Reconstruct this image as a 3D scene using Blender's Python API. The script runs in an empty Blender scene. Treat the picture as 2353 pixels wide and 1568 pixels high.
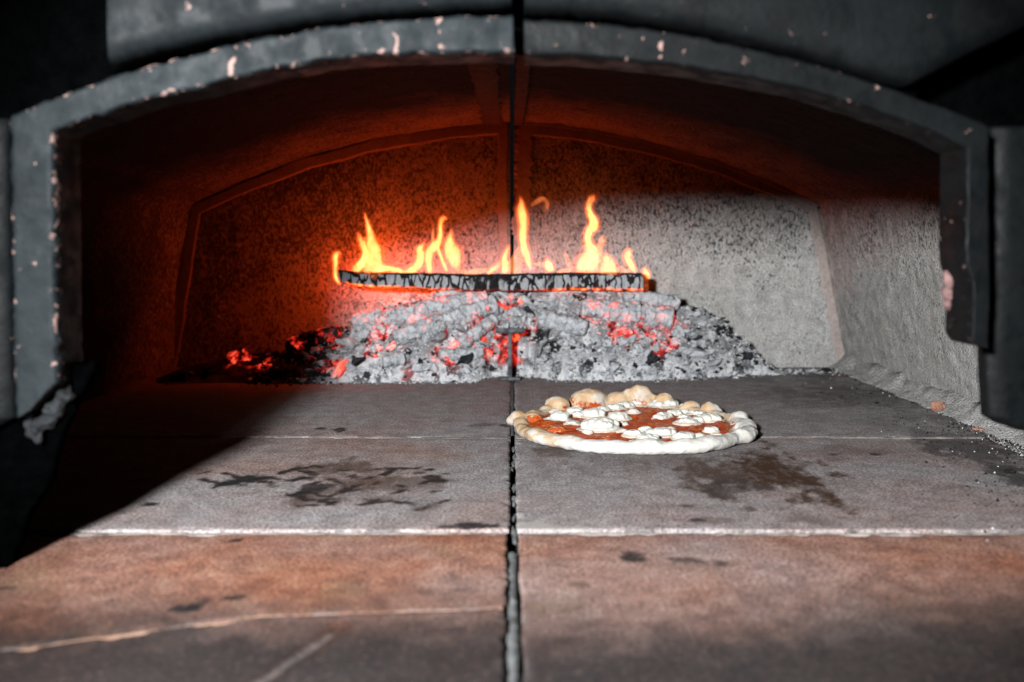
import bpy, bmesh, math, random
import numpy as np
from mathutils import Vector, Matrix, noise as mnoise

random.seed(7)
RNG = np.random.default_rng(11)
sc = bpy.context.scene
C = bpy.context.collection
PI = math.pi

# ------------------------------------------------------------------ camera model (used to measure the place)
F = 2288.0
CAMZ = 0.23
PITCH = math.atan(240.0 / F)
cp, sp = math.cos(PITCH), math.sin(PITCH)


def ray(px, py):
    a = (px - 1176.5) / F
    b = (784.0 - py) / F
    return Vector((a, cp + b * sp, -sp + b * cp))


def at(px, py, Y):
    d = ray(px, py)
    t = Y / d.y
    return Vector((d.x * t, Y, CAMZ + d.z * t))


def onz(px, py, z=0.0):
    d = ray(px, py)
    t = (z - CAMZ) / d.z
    return Vector((d.x * t, d.y * t, z))


# ------------------------------------------------------------------ numpy noise
_P = RNG.random((64, 64, 64)).astype(np.float64)


def vnoise(x, y, z):
    x, y, z = np.broadcast_arrays(np.asarray(x, float), np.asarray(y, float), np.asarray(z, float))
    xi, yi, zi = np.floor(x).astype(int), np.floor(y).astype(int), np.floor(z).astype(int)
    fx, fy, fz = x - xi, y - yi, z - zi
    fx, fy, fz = [f * f * f * (f * (f * 6 - 15) + 10) for f in (fx, fy, fz)]
    r = 0
    for dx in (0, 1):
        for dy in (0, 1):
            for dz in (0, 1):
                w = (fx if dx else 1 - fx) * (fy if dy else 1 - fy) * (fz if dz else 1 - fz)
                r = r + w * _P[(xi + dx) & 63, (yi + dy) & 63, (zi + dz) & 63]
    return r


def fbm(x, y, z=0.0, octv=4, gain=0.5):
    """about 0..1, mean .5"""
    s, a, n = 0, 1.0, 0
    f = 1.0
    for i in range(octv):
        s = s + a * vnoise(np.asarray(x) * f + 7.3 * i, np.asarray(y) * f + 3.1 * i, np.asarray(z) * f + 1.7 * i)
        n += a
        a *= gain
        f *= 2.03
    return s / n


def sstep(a, b, x):
    t = np.clip((np.asarray(x, float) - a) / (b - a), 0, 1)
    return t * t * (3 - 2 * t)


# ------------------------------------------------------------------ objects
def tag(o, label=None, cat=None, group=None, kind=None):
    if label:
        o['label'] = label
    if cat:
        o['category'] = cat
    if group:
        o['group'] = group
    if kind:
        o['kind'] = kind
    return o


def empty(name, loc, label, cat, group=None):
    o = bpy.data.objects.new(name, None)
    C.objects.link(o)
    o.empty_display_size = 0.02
    o.location = loc
    return tag(o, label, cat, group)


def wloc(o):
    v = Vector(o.location)
    while o.parent:
        o = o.parent
        v += Vector(o.location)
    return v


def mk(name, verts, faces, m, parent=None, smooth=True, attrs=None, origin=None):
    """one mesh object, built in place coordinates, with its own origin"""
    V = np.asarray([tuple(v) for v in verts], float)
    if origin is None:
        origin = V.mean(axis=0)
        origin[2] = V[:, 2].min()
    origin = Vector(tuple(origin))
    V = V - np.array(origin)
    me = bpy.data.meshes.new(name)
    me.from_pydata(V.tolist(), [], [tuple(int(i) for i in f) for f in faces])
    me.update()
    if smooth:
        me.polygons.foreach_set('use_smooth', [True] * len(me.polygons))
    for k, a in (attrs or {}).items():
        at_ = me.attributes.new(k, 'FLOAT', 'POINT')
        at_.data.foreach_set('value', np.asarray(a, np.float32))
    o = bpy.data.objects.new(name, me)
    C.objects.link(o)
    if m:
        me.materials.append(m)
    if parent:
        o.parent = parent
        o.location = origin - wloc(parent)
    else:
        o.location = origin
    return o


def grid_faces(nr, nc, closed=False, base=0):
    f = []
    for i in range(nr - 1):
        for j in range(nc if closed else nc - 1):
            k = (j + 1) % nc
            f.append((base + i * nc + j, base + i * nc + k, base + (i + 1) * nc + k, base + (i + 1) * nc + j))
    return f


def resample(pts, n=None, step=None):
    P = np.asarray([tuple(p) for p in pts], float)
    d = np.concatenate([[0], np.cumsum(np.linalg.norm(np.diff(P, axis=0), axis=1))])
    if n is None:
        n = max(2, int(round(d[-1] / step)) + 1)
    t = np.linspace(0, d[-1], n)
    return np.stack([np.interp(t, d, P[:, k]) for k in range(P.shape[1])], axis=1)


def smooth_poly(P, it=3):
    P = np.array(P, float)
    for _ in range(it):
        Q = P.copy()
        Q[1:-1] = 0.25 * P[:-2] + 0.5 * P[1:-1] + 0.25 * P[2:]
        P = Q
    return P


def evaluated(o):
    dg = bpy.context.evaluated_depsgraph_get()
    ev = o.evaluated_get(dg)
    me = ev.to_mesh()
    n = len(me.vertices)
    V = np.empty(n * 3)
    me.vertices.foreach_get('co', V)
    Fs = [tuple(p.vertices) for p in me.polygons]
    ev.to_mesh_clear()
    return V.reshape(-1, 3), Fs


def blob(balls, voxel, smooth_it=6, boxes=()):
    """union of ellipsoids -> one skin: balls = (x,y,z,rx,ry,rz)"""
    bm = bmesh.new()
    for b in balls:
        x, y, z, rx, ry, rz = b[:6]
        M = Matrix.Translation((x, y, z)) @ (Matrix.Rotation(b[6], 4, 'Z') if len(b) > 6 else Matrix()) @ Matrix.Diagonal((rx, ry, rz, 1))
        bmesh.ops.create_icosphere(bm, subdivisions=2, radius=1, matrix=M)
    for (vv, ff) in boxes:
        vs = [bm.verts.new(tuple(v)) for v in vv]
        for f in ff:
            bm.faces.new([vs[i] for i in f])
    me = bpy.data.meshes.new('tmp')
    bm.to_mesh(me)
    bm.free()
    o = bpy.data.objects.new('tmp', me)
    C.objects.link(o)
    r = o.modifiers.new('r', 'REMESH')
    r.mode = 'VOXEL'
    r.voxel_size = voxel
    if smooth_it:
        s = o.modifiers.new('s', 'SMOOTH')
        s.iterations = smooth_it
        s.factor = 0.5
    V, Fs = evaluated(o)
    bpy.data.objects.remove(o)
    bpy.data.meshes.remove(me)
    return V, Fs


def vnormals(V, Fs):
    me = bpy.data.meshes.new('tmpn')
    me.from_pydata(V.tolist(), [], Fs)
    me.update()
    N = np.empty(len(V) * 3)
    me.vertices.foreach_get('normal', N)
    bpy.data.meshes.remove(me)
    return N.reshape(-1, 3)


# ------------------------------------------------------------------ materials
class NT:
    def __init__(s, name):
        s.m = bpy.data.materials.new(name)
        s.m.use_nodes = True
        s.t = s.m.node_tree
        s.t.nodes.clear()
        s.out = s.t.nodes.new('ShaderNodeOutputMaterial')

    def n(s, typ, **kw):
        x = s.t.nodes.new(typ)
        for k, v in kw.items():
            setattr(x, k, v)
        return x

    def L(s, a, b):
        s.t.links.new(a, b)

    def put(s, sock, v):
        if hasattr(v, 'is_linked') or isinstance(v, bpy.types.NodeSocket):
            s.L(v, sock)
        else:
            sock.default_value = v

    def coord(s, kind='Object', scale=(1, 1, 1), rnd=False):
        if kind == 'Pos':
            o = s.n('ShaderNodeNewGeometry').outputs['Position']
        else:
            o = s.n('ShaderNodeTexCoord').outputs[kind]
        mp = s.n('ShaderNodeMapping')
        s.L(o, mp.inputs['Vector'])
        mp.inputs['Scale'].default_value = scale
        if rnd:
            r = s.n('ShaderNodeObjectInfo').outputs['Random']
            cx = s.n('ShaderNodeCombineXYZ')
            mu = s.math('MULTIPLY', r, 37.0)
            for i in range(3):
                s.L(mu, cx.inputs[i])
            s.L(cx.outputs[0], mp.inputs['Location'])
        return mp.outputs[0]

    def noise(s, vec, scale, detail=4, rough=0.55, dist=0.0):
        x = s.n('ShaderNodeTexNoise')
        s.L(vec, x.inputs['Vector'])
        x.inputs['Scale'].default_value = scale
        x.inputs['Detail'].default_value = detail
        x.inputs['Roughness'].default_value = rough
        x.inputs['Distortion'].default_value = dist
        return x.outputs['Fac']

    def voro(s, vec, scale, feature='F1', out='Distance', rand=1.0):
        x = s.n('ShaderNodeTexVoronoi', feature=feature)
        s.L(vec, x.inputs['Vector'])
        x.inputs['Scale'].default_value = scale
        x.inputs['Randomness'].default_value = rand
        return x.outputs[out]

    def ramp(s, fac, stops, interp='LINEAR'):
        x = s.n('ShaderNodeValToRGB')
        x.color_ramp.interpolation = interp
        e = x.color_ramp.elements
        while len(e) < len(stops):
            e.new(0.5)
        for el, (p, c) in zip(e, stops):
            el.position = p
            if isinstance(c, (int, float)):
                c = (c, c, c, 1)
            el.color = tuple(c) + ((1,) if len(c) == 3 else ())
        s.L(fac, x.inputs[0])
        return x.outputs[0]

    def mix(s, f, a, b, typ='MIX'):
        x = s.n('ShaderNodeMix', data_type='RGBA', blend_type=typ)
        s.put(x.inputs[0], f)
        for sk, v in ((x.inputs[6], a), (x.inputs[7], b)):
            if isinstance(v, tuple) and len(v) == 3:
                v = v + (1,)
            s.put(sk, v)
        return x.outputs[2]

    def math(s, op, a, b=None, clamp=False):
        x = s.n('ShaderNodeMath', operation=op, use_clamp=clamp)
        s.put(x.inputs[0], a)
        if b is not None:
            s.put(x.inputs[1], b)
        return x.outputs[0]

    def attr(s, name, typ='GEOMETRY'):
        x = s.n('ShaderNodeAttribute', attribute_type=typ, attribute_name=name)
        return x.outputs['Fac']

    def bump(s, h, strength, dist, normal=None):
        x = s.n('ShaderNodeBump')
        s.L(h, x.inputs['Height'])
        x.inputs['Strength'].default_value = strength
        x.inputs['Distance'].default_value = dist
        if normal is not None:
            s.L(normal, x.inputs['Normal'])
        return x.outputs[0]

    def bsdf(s, color, rough=0.9, normal=None, spec=0.3, emis=None, estr=0.0, sss=0.0, coat=0.0):
        x = s.n('ShaderNodeBsdfPrincipled')
        if isinstance(color, tuple) and len(color) == 3:
            color = color + (1,)
        s.put(x.inputs['Base Color'], color)
        s.put(x.inputs['Roughness'], rough)
        s.put(x.inputs['Specular IOR Level'], spec)
        if normal is not None:
            s.L(normal, x.inputs['Normal'])
        if emis is not None:
            if isinstance(emis, tuple) and len(emis) == 3:
                emis = emis + (1,)
            s.put(x.inputs['Emission Color'], emis)
            s.put(x.inputs['Emission Strength'], estr)
        if sss:
            x.inputs['Subsurface Weight'].default_value = sss
            x.inputs['Subsurface Radius'].default_value = (1, 0.6, 0.4)
            x.inputs['Subsurface Scale'].default_value = 0.004
        if coat:
            x.inputs['Coat Weight'].default_value = coat
            x.inputs['Coat Roughness'].default_value = 0.12
        s.L(x.outputs[0], s.out.inputs[0])
        return x


def m_refractory():
    """cast refractory: grey, gritty, with dark pits and soot freckles"""
    s = NT('cast_refractory')
    v = s.coord('Pos')
    v2 = s.coord('Pos', (1, 1, 0.55))
    big = s.noise(v, 7, 4, 0.6)
    mid = s.noise(v, 55, 4, 0.6)
    fine = s.noise(v, 420, 3, 0.7)
    grit = s.voro(v, 330, 'F1', 'Distance')
    col = s.ramp(mid, [(0.3, (0.37, 0.36, 0.345)), (0.5, (0.50, 0.49, 0.475)), (0.72, (0.60, 0.59, 0.575))])
    col = s.mix(0.65, col, s.ramp(fine, [(0.36, 0.18), (0.5, 0.48), (0.64, 0.82)]), 'OVERLAY')
    stain = s.ramp(big, [(0.45, 0.0), (0.7, 1.0)])
    col = s.mix(s.math('MULTIPLY', stain, 0.3), col, (0.36, 0.33, 0.28))
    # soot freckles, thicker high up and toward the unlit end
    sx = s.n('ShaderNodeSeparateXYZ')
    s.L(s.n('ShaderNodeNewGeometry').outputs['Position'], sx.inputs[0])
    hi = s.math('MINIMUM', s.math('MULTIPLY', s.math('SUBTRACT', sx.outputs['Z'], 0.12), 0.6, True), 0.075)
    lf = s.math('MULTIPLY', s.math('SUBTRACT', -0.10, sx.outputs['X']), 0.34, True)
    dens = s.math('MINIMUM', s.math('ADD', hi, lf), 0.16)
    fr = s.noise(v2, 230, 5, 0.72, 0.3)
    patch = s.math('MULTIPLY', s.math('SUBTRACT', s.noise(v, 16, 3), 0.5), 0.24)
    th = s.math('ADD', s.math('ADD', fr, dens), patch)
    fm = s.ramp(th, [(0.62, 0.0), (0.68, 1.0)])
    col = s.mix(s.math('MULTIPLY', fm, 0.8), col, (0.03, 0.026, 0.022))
    # roof and left wall blackened toward the mouth, standing in for light falloff
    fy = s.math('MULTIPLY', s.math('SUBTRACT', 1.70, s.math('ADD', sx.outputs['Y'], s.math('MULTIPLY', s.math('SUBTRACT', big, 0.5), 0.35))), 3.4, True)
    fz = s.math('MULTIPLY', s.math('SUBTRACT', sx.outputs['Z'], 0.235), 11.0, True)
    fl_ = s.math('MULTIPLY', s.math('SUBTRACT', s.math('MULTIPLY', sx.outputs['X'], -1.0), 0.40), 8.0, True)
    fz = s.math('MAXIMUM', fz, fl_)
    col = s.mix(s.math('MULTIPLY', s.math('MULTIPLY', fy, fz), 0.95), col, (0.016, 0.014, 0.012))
    h = s.math('ADD', s.math('MULTIPLY', fine, 0.6), s.math('MULTIPLY', mid, 0.8))
    h = s.math('SUBTRACT', h, s.math('MULTIPLY', fm, 0.6))
    h = s.math('ADD', h, s.math('MULTIPLY', grit, 0.5))
    s.bsdf(col, 0.95, s.bump(h, 0.9, 0.004), 0.15)
    return s.m


def m_mortar_smooth(name, base, dark):
    s = NT(name)
    v = s.coord('Pos')
    n1 = s.noise(v, 40, 5, 0.6)
    n2 = s.noise(v, 260, 3, 0.6)
    col = s.ramp(n1, [(0.3, dark), (0.65, base)])
    col = s.mix(0.4, col, s.ramp(n2, [(0.3, 0.25), (0.7, 0.75)]), 'OVERLAY')
    s.bsdf(col, 0.9, s.bump(s.math('ADD', n1, n2), 0.4, 0.002), 0.15)
    return s.m


def m_tile():
    """fired clay hearth tile; the point attributes are its stains: soot, brown, pale, clay"""
    s = NT('hearth_clay')
    v = s.coord('Pos')
    vs = s.coord('Pos', (1, 0.45, 1))
    big = s.noise(v, 9, 5, 0.6)
    mid = s.noise(v, 45, 6, 0.65)
    fine = s.noise(v, 380, 3, 0.7)
    grey = s.ramp(mid, [(0.3, (0.22, 0.198, 0.194)), (0.5, (0.315, 0.288, 0.287)), (0.7, (0.41, 0.388, 0.392))])
    red = s.ramp(mid, [(0.3, (0.175, 0.070, 0.043)), (0.52, (0.31, 0.127, 0.076)), (0.72, (0.41, 0.215, 0.14))])
    cl = s.math('ADD', s.attr('clay'), s.math('MULTIPLY', s.math('SUBTRACT', big, 0.5), 0.8), True)
    col = s.mix(cl, grey, red)
    och = s.ramp(s.noise(v, 13, 4, 0.6), [(0.55, 0.0), (0.72, 1.0)])
    col = s.mix(s.math('MULTIPLY', s.math('MULTIPLY', och, cl), 0.6), col, (0.34, 0.205, 0.115))
    col = s.mix(0.8, col, s.ramp(fine, [(0.37, 0.15), (0.5, 0.48), (0.63, 0.85)]), 'OVERLAY')
    br = s.math('MULTIPLY', s.attr('brown'), s.ramp(s.noise(vs, 110, 6, 0.75), [(0.27, 0.5), (0.5, 1.0)]))
    col = s.mix(br, col, (0.055, 0.024, 0.011))
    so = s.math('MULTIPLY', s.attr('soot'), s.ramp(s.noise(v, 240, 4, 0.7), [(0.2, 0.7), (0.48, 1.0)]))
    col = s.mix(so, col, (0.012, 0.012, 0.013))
    pl = s.math('MULTIPLY', s.attr('pale'), s.ramp(s.noise(v, 160, 4, 0.7), [(0.3, 0.3), (0.6, 1.0)]))
    col = s.mix(pl, col, (0.44, 0.41, 0.39))
    # loose specks of flour and of char
    sp_ = s.ramp(s.voro(v, 190), [(0.0, 1.0), (0.10, 0.0)])
    keep = s.ramp(s.noise(v, 33, 2), [(0.55, 0.0), (0.65, 0.7)])
    col = s.mix(s.math('MULTIPLY', sp_, keep), col, (0.62, 0.58, 0.53))
    sd = s.ramp(s.voro(vs, 70), [(0.0, 1.0), (0.09, 0.0)])
    kd = s.ramp(s.noise(v, 21, 2), [(0.56, 0.0), (0.62, 0.85)])
    col = s.mix(s.math('MULTIPLY', sd, kd), col, (0.02, 0.018, 0.017))
    h = s.math('ADD', s.math('MULTIPLY', mid, 0.7), s.math('MULTIPLY', fine, 0.35))
    rough = s.math('ADD', 0.62, s.math('MULTIPLY', mid, 0.3))
    s.bsdf(col, rough, s.bump(h, 0.5, 0.0016), 0.3)
    return s.m


def m_paint(name='sooty_paint', k=0.42):
    """sooty dark blue-grey paint over pink brick, chipped where the attribute 'edge' is high"""
    s = NT(name)
    v = s.coord('Pos')
    n1 = s.noise(v, 22, 5, 0.6)
    n2 = s.noise(v, 150, 4, 0.65)
    col = s.ramp(n1, [(0.3, (0.011 * k, 0.0165 * k, 0.020 * k)), (0.7, (0.036 * k, 0.047 * k, 0.053 * k))])
    col = s.mix(0.5, col, s.ramp(n2, [(0.3, 0.3), (0.7, 0.7)]), 'OVERLAY')
    ch = s.math('ADD', s.math('MULTIPLY', s.attr('edge'), 0.17), s.noise(v, 150, 4, 0.6, 0.6))
    cm = s.ramp(ch, [(0.70, 0.0), (0.735, 1.0)])
    col = s.mix(cm, col, (0.26, 0.165, 0.145))
    wet = s.ramp(s.noise(v, 60, 3), [(0.4, 0.5), (0.65, 0.75)])
    s.bsdf(col, wet, s.bump(s.math('ADD', n2, n1), 0.2, 0.0025), 0.12)
    return s.m


def m_plain(name, color, rough=0.9, scale=120, amp=0.4, bump=0.4, dist=0.002, spec=0.2):
    s = NT(name)
    v = s.coord('Object', rnd=True)
    n1 = s.noise(v, scale, 5, 0.65)
    lo = tuple(c * (1 - amp) for c in color)
    hi = tuple(min(1, c * (1 + amp)) for c in color)
    col = s.ramp(n1, [(0.3, lo), (0.7, hi)])
    s.bsdf(col, rough, s.bump(n1, bump, dist), spec)
    return s.m


def m_coal(name='charcoal', cells=125, cw=0.075):
    """charcoal lump: object properties 'ash' and 'glow' say how ashy and how hot it is"""
    s = NT(name)
    v = s.coord('Object', rnd=True)
    n1 = s.noise(v, 95, 5, 0.65)
    n2 = s.noise(v, 420, 3, 0.6)
    dn = s.n('ShaderNodeTexNoise')
    s.L(v, dn.inputs['Vector'])
    dn.inputs['Scale'].default_value = 140
    dm = s.n('ShaderNodeMix', data_type='VECTOR')
    dm.inputs[0].default_value = 0.012
    s.L(v, dm.inputs[4])
    s.L(dn.outputs['Color'], dm.inputs[5])
    crack = s.ramp(s.voro(dm.outputs[1], cells, 'DISTANCE_TO_EDGE'), [(0.0, 1.0), (cw * 0.5, 0.95), (cw, 0.0)])
    crack = s.math('MULTIPLY', crack, s.ramp(s.noise(v, 40, 3, 0.6), [(0.44, 0.0), (0.62, 1.0)]))
    ash = s.ramp(n1, [(0.3, (0.34, 0.35, 0.375)), (0.55, (0.57, 0.585, 0.61)), (0.75, (0.76, 0.745, 0.71))])
    ash = s.mix(0.4, ash, s.ramp(n2, [(0.3, 0.25), (0.7, 0.75)]), 'OVERLAY')
    char = s.ramp(n2, [(0.3, (0.012, 0.012, 0.014)), (0.7, (0.06, 0.062, 0.07))])
    am = s.math('ADD', s.attr('ash', 'OBJECT'), s.math('MULTIPLY', s.math('SUBTRACT', n1, 0.5), 2.2))
    am = s.ramp(am, [(0.4, 0.0), (0.62, 1.0)])
    am = s.math('MULTIPLY', am, s.math('SUBTRACT', 1.0, s.math('MULTIPLY', crack, 0.85)))
    col = s.mix(am, char, ash)
    g = s.math('ADD', s.attr('glow', 'OBJECT'), s.math('MULTIPLY', s.math('SUBTRACT', s.noise(v, 48, 3, 0.6), 0.5), 2.0))
    g = s.math('ADD', g, s.math('MULTIPLY', crack, 0.22))
    hot = s.ramp(s.attr('glow', 'OBJECT'), [(0.02, 0.0), (0.15, 1.0)])
    gm = s.math('MULTIPLY', s.ramp(g, [(0.56, 0.0), (0.92, 1.0)]), hot)
    ec = s.ramp(gm, [(0.0, (0.75, 0.012, 0.008)), (0.6, (1.0, 0.035, 0.018)), (1.0, (1.0, 0.12, 0.05))])
    s.bsdf(col, 0.95, s.bump(s.math('SUBTRACT', s.math('ADD', n1, n2), crack), 0.6, 0.003), 0.1, ec, s.math('MULTIPLY', gm, 1.25))
    return s.m


def m_ash():
    """loose ash and crumbled char; attribute 'glow' marks the hot hollows, 'char' the black flakes"""
    s = NT('ash')
    v = s.coord('Pos')
    n1 = s.noise(v, 70, 5, 0.65)
    n2 = s.noise(v, 330, 4, 0.65)
    col = s.ramp(n1, [(0.3, (0.40, 0.41, 0.43)), (0.5, (0.66, 0.67, 0.695)), (0.72, (0.82, 0.805, 0.77))])
    col = s.mix(0.5, col, s.ramp(n2, [(0.3, 0.22), (0.7, 0.78)]), 'OVERLAY')
    cm = s.math('ADD', s.attr('char'), s.ramp(s.noise(v, 130, 4, 0.7), [(0.60, 0.0), (0.66, 0.9)]), True)
    col = s.mix(cm, col, (0.022, 0.022, 0.025))
    g = s.math('MULTIPLY', s.attr('glow'), s.ramp(s.noise(v, 85, 3, 0.6), [(0.36, 0.0), (0.62, 1.0)]))
    ec = s.ramp(g, [(0.0, (0.8, 0.010, 0.007)), (0.7, (1.0, 0.04, 0.02)), (1.0, (1.0, 0.12, 0.04))])
    s.bsdf(col, 0.95, s.bump(s.math('ADD', n1, n2), 0.7, 0.003), 0.1, ec, s.math('MULTIPLY', g, 1.15))
    return s.m


def m_log():
    """burning stick: tall pads of grey ash parted by black cracks; 'glow' marks the burning edge"""
    s = NT('burning_wood')
    v = s.coord('Object', (1, 1, 0.42))
    nz = s.n('ShaderNodeTexNoise')
    s.L(v, nz.inputs['Vector'])
    nz.inputs['Scale'].default_value = 120
    nz.inputs['Detail'].default_value = 3
    mx = s.n('ShaderNodeMix', data_type='VECTOR')
    mx.inputs[0].default_value = 0.011
    s.L(v, mx.inputs[4])
    s.L(nz.outputs['Color'], mx.inputs[5])
    w = mx.outputs[1]
    e = s.voro(w, 80, 'DISTANCE_TO_EDGE')
    pad = s.ramp(s.math('ADD', e, s.math('MULTIPLY', s.math('SUBTRACT', s.noise(v, 210, 3), 0.5), 0.12)), [(0.05, 0.0), (0.12, 1.0)])
    n1 = s.noise(v, 190, 4, 0.6)
    ash = s.ramp(n1, [(0.3, (0.26, 0.265, 0.28)), (0.7, (0.47, 0.47, 0.49))])
    k = s.math('MULTIPLY', pad, s.attr('ashy'))
    k = s.ramp(s.math('ADD', k, s.math('MULTIPLY', s.math('SUBTRACT', s.noise(v, 60, 4), 0.5), 1.1)), [(0.42, 0.0), (0.56, 1.0)])
    k = s.math('MULTIPLY', k, pad)
    char = s.ramp(n1, [(0.3, (0.008, 0.008, 0.009)), (0.7, (0.03, 0.028, 0.028))])
    col = s.mix(k, char, ash)
    g = s.math('MULTIPLY', s.attr('glow'), s.ramp(s.noise(v, 70, 4, 0.65), [(0.40, 0.0), (0.68, 1.0)]))
    ec = s.ramp(g, [(0.0, (1.0, 0.05, 0.006)), (0.5, (1.0, 0.16, 0.02)), (1.0, (1.0, 0.5, 0.14))])
    s.bsdf(col, 0.9, s.bump(s.math('ADD', pad, s.math('MULTIPLY', n1, 0.4)), 0.8, 0.003), 0.1, ec, s.math('MULTIPLY', g, 3.2))
    return s.m


def m_flame(name, hot, edge, strength, power=1.3):
    """a tongue of fire: adds light to what is behind it, thicker toward its core"""
    s = NT(name)
    lw = s.n('ShaderNodeLayerWeight')
    lw.inputs[0].default_value = 0.5
    f = s.math('SUBTRACT', 1.0, lw.outputs['Facing'])
    f = s.math('POWER', f, power)
    v = s.coord('Object', (1, 1, 0.35), rnd=True)
    n = s.ramp(s.noise(v, 70, 3, 0.5, 1.2), [(0.3, 0.45), (0.62, 1.0)])
    a = s.math('MULTIPLY', s.math('MULTIPLY', f, s.attr('warmth')), n)
    c = s.ramp(a, [(0.0, edge), (0.28, tuple(0.5 * (x + y) for x, y in zip(edge, hot))), (0.6, hot)])
    em = s.n('ShaderNodeEmission')
    s.L(c, em.inputs[0])
    s.L(s.math('MULTIPLY', a, strength), em.inputs[1])
    tr = s.n('ShaderNodeBsdfTransparent')
    ad = s.n('ShaderNodeAddShader')
    s.L(em.outputs[0], ad.inputs[0])
    s.L(tr.outputs[0], ad.inputs[1])
    s.L(ad.outputs[0], s.out.inputs[0])
    return s.m


def m_dough():
    s = NT('pizza_dough')
    v = s.coord('Object')
    n1 = s.noise(v, 70, 4, 0.6)
    n2 = s.noise(v, 420, 4, 0.65)
    fl = s.ramp(n1, [(0.3, (0.60, 0.57, 0.51)), (0.7, (0.76, 0.74, 0.70))])
    tan = s.ramp(n1, [(0.3, (0.50, 0.30, 0.15)), (0.5, (0.62, 0.42, 0.25)), (0.72, (0.70, 0.55, 0.38))])
    col = s.mix(s.attr('tan'), fl, tan)
    col = s.mix(0.3, col, s.ramp(n2, [(0.3, 0.3), (0.7, 0.7)]), 'OVERLAY')
    sm = s.math('MULTIPLY', s.attr('smear'), 1.0)
    sm = s.ramp(s.math('ADD', sm, s.math('MULTIPLY', s.math('SUBTRACT', s.noise(v, 240, 4, 0.65), 0.5), 1.5)), [(0.45, 0.0), (0.6, 1.0)])
    col = s.mix(sm, col, s.ramp(n2, [(0.3, (0.38, 0.045, 0.008)), (0.7, (0.62, 0.13, 0.025))]))
    rg = s.math('SUBTRACT', 0.85, s.math('MULTIPLY', sm, 0.45))
    s.bsdf(col, rg, s.bump(s.math('ADD', s.math('MULTIPLY', n1, 0.6), n2), 0.35, 0.0012), 0.25, sss=0.15)
    return s.m


def m_sauce():
    s = NT('tomato_sauce')
    v = s.coord('Object')
    n1 = s.noise(v, 75, 5, 0.65)
    n2 = s.noise(v, 300, 4, 0.6)
    col = s.ramp(n1, [(0.3, (0.20, 0.012, 0.003)), (0.45, (0.52, 0.045, 0.007)), (0.56, (0.58, 0.10, 0.010)), (0.72, (0.66, 0.26, 0.04))])
    hb = s.ramp(s.voro(v, 165), [(0.0, 1.0), (0.12, 0.0)])
    hk = s.ramp(s.noise(v, 60, 2), [(0.5, 0.0), (0.58, 0.9)])
    col = s.mix(s.math('MULTIPLY', hb, hk), col, (0.035, 0.04, 0.008))
    pk = s.ramp(s.noise(v, 38, 4, 0.6), [(0.58, 0.0), (0.7, 0.75)])
    col = s.mix(pk, col, (0.62, 0.22, 0.11))
    s.bsdf(col, 0.3, s.bump(s.math('ADD', n1, s.math('MULTIPLY', n2, 0.5)), 0.9, 0.004), 0.5, sss=0.1)
    return s.m


def m_cheese():
    s = NT('fresh_cheese')
    v = s.coord('Object', rnd=True)
    n1 = s.noise(v, 120, 4, 0.6)
    n2 = s.noise(v, 420, 3, 0.6)
    col = s.ramp(n1, [(0.3, (0.74, 0.71, 0.61)), (0.6, (0.84, 0.83, 0.77))])
    low = s.ramp(s.math('ADD', s.attr('low'), s.math('MULTIPLY', s.math('SUBTRACT', n1, 0.5), 1.3)), [(0.5, 0.0), (1.0, 0.5)])
    col = s.mix(low, col, (0.66, 0.30, 0.13))
    s.bsdf(col, 0.42, s.bump(s.math('ADD', n1, n2), 0.4, 0.002), 0.4, sss=0.2)
    return s.m


def m_iron():
    s = NT('ashy_iron')
    v = s.coord('Object')
    n1 = s.noise(v, 90, 4, 0.6)
    col = s.ramp(n1, [(0.35, (0.05, 0.052, 0.058)), (0.65, (0.20, 0.205, 0.215))])
    s.bsdf(col, 0.75, s.bump(n1, 0.3, 0.001), 0.3)
    return s.m


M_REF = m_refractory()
M_SEAM = m_mortar_smooth('smoothed_mortar', (0.44, 0.37, 0.34), (0.34, 0.28, 0.255))
M_SEAM_DARK = m_mortar_smooth('dimmed_mortar', (0.15, 0.125, 0.11), (0.09, 0.07, 0.06))  # mortar copy darkened for the roof; dimness put into the colour
M_PALE = m_mortar_smooth('pale_mortar', (0.34, 0.305, 0.28), (0.15, 0.12, 0.105))
M_BRKL = m_mortar_smooth('tan_mortar', (0.24, 0.15, 0.11), (0.15, 0.08, 0.055))
M_GREYM = m_mortar_smooth('grey_mortar', (0.17, 0.175, 0.175), (0.07, 0.07, 0.07))
M_TILE = m_tile()
M_PAINT = m_paint()
M_PAINT_DARK = m_paint('dimmed_paint', 0.10)  # darker copy of the same paint; weaker light put into the colour
M_PAINT_MID = m_paint('dimmed_hood_paint', 0.26)  # paint copy darkened to stand in for light falloff over the hood
M_SOOT_SHADE = m_plain('soot_shade_black', (0.0009, 0.001, 0.0011), 1.0, 90, 0.5, 0.5, 0.003, 0.0)  # near black: the soot rope, and plates standing in for deep shade
M_BED = m_plain('ashy_floor_bed', (0.10, 0.095, 0.09), 1.0, 90, 0.6, 0.8, 0.004, 0.1)
M_SHADE = m_plain('sooty_plate', (0.012, 0.014, 0.016), 0.8, 60, 0.4, 0.4, 0.003, 0.25)
M_BRICK = m_plain('broken_brick', (0.42, 0.21, 0.15), 0.9, 130, 0.35, 0.7, 0.003, 0.2)
M_BARE = m_plain('sooty_bare_brick', (0.17, 0.10, 0.095), 0.9, 130, 0.5, 0.7, 0.003, 0.2)
M_LUMP = m_plain('grey_lump', (0.014, 0.016, 0.018), 0.7, 130, 0.7, 0.9, 0.006, 0.3)
M_COAL = m_coal()
M_COALLOG = m_coal('charred_wood', 78, 0.06)
M_ASH = m_ash()
M_LOG = m_log()
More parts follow.
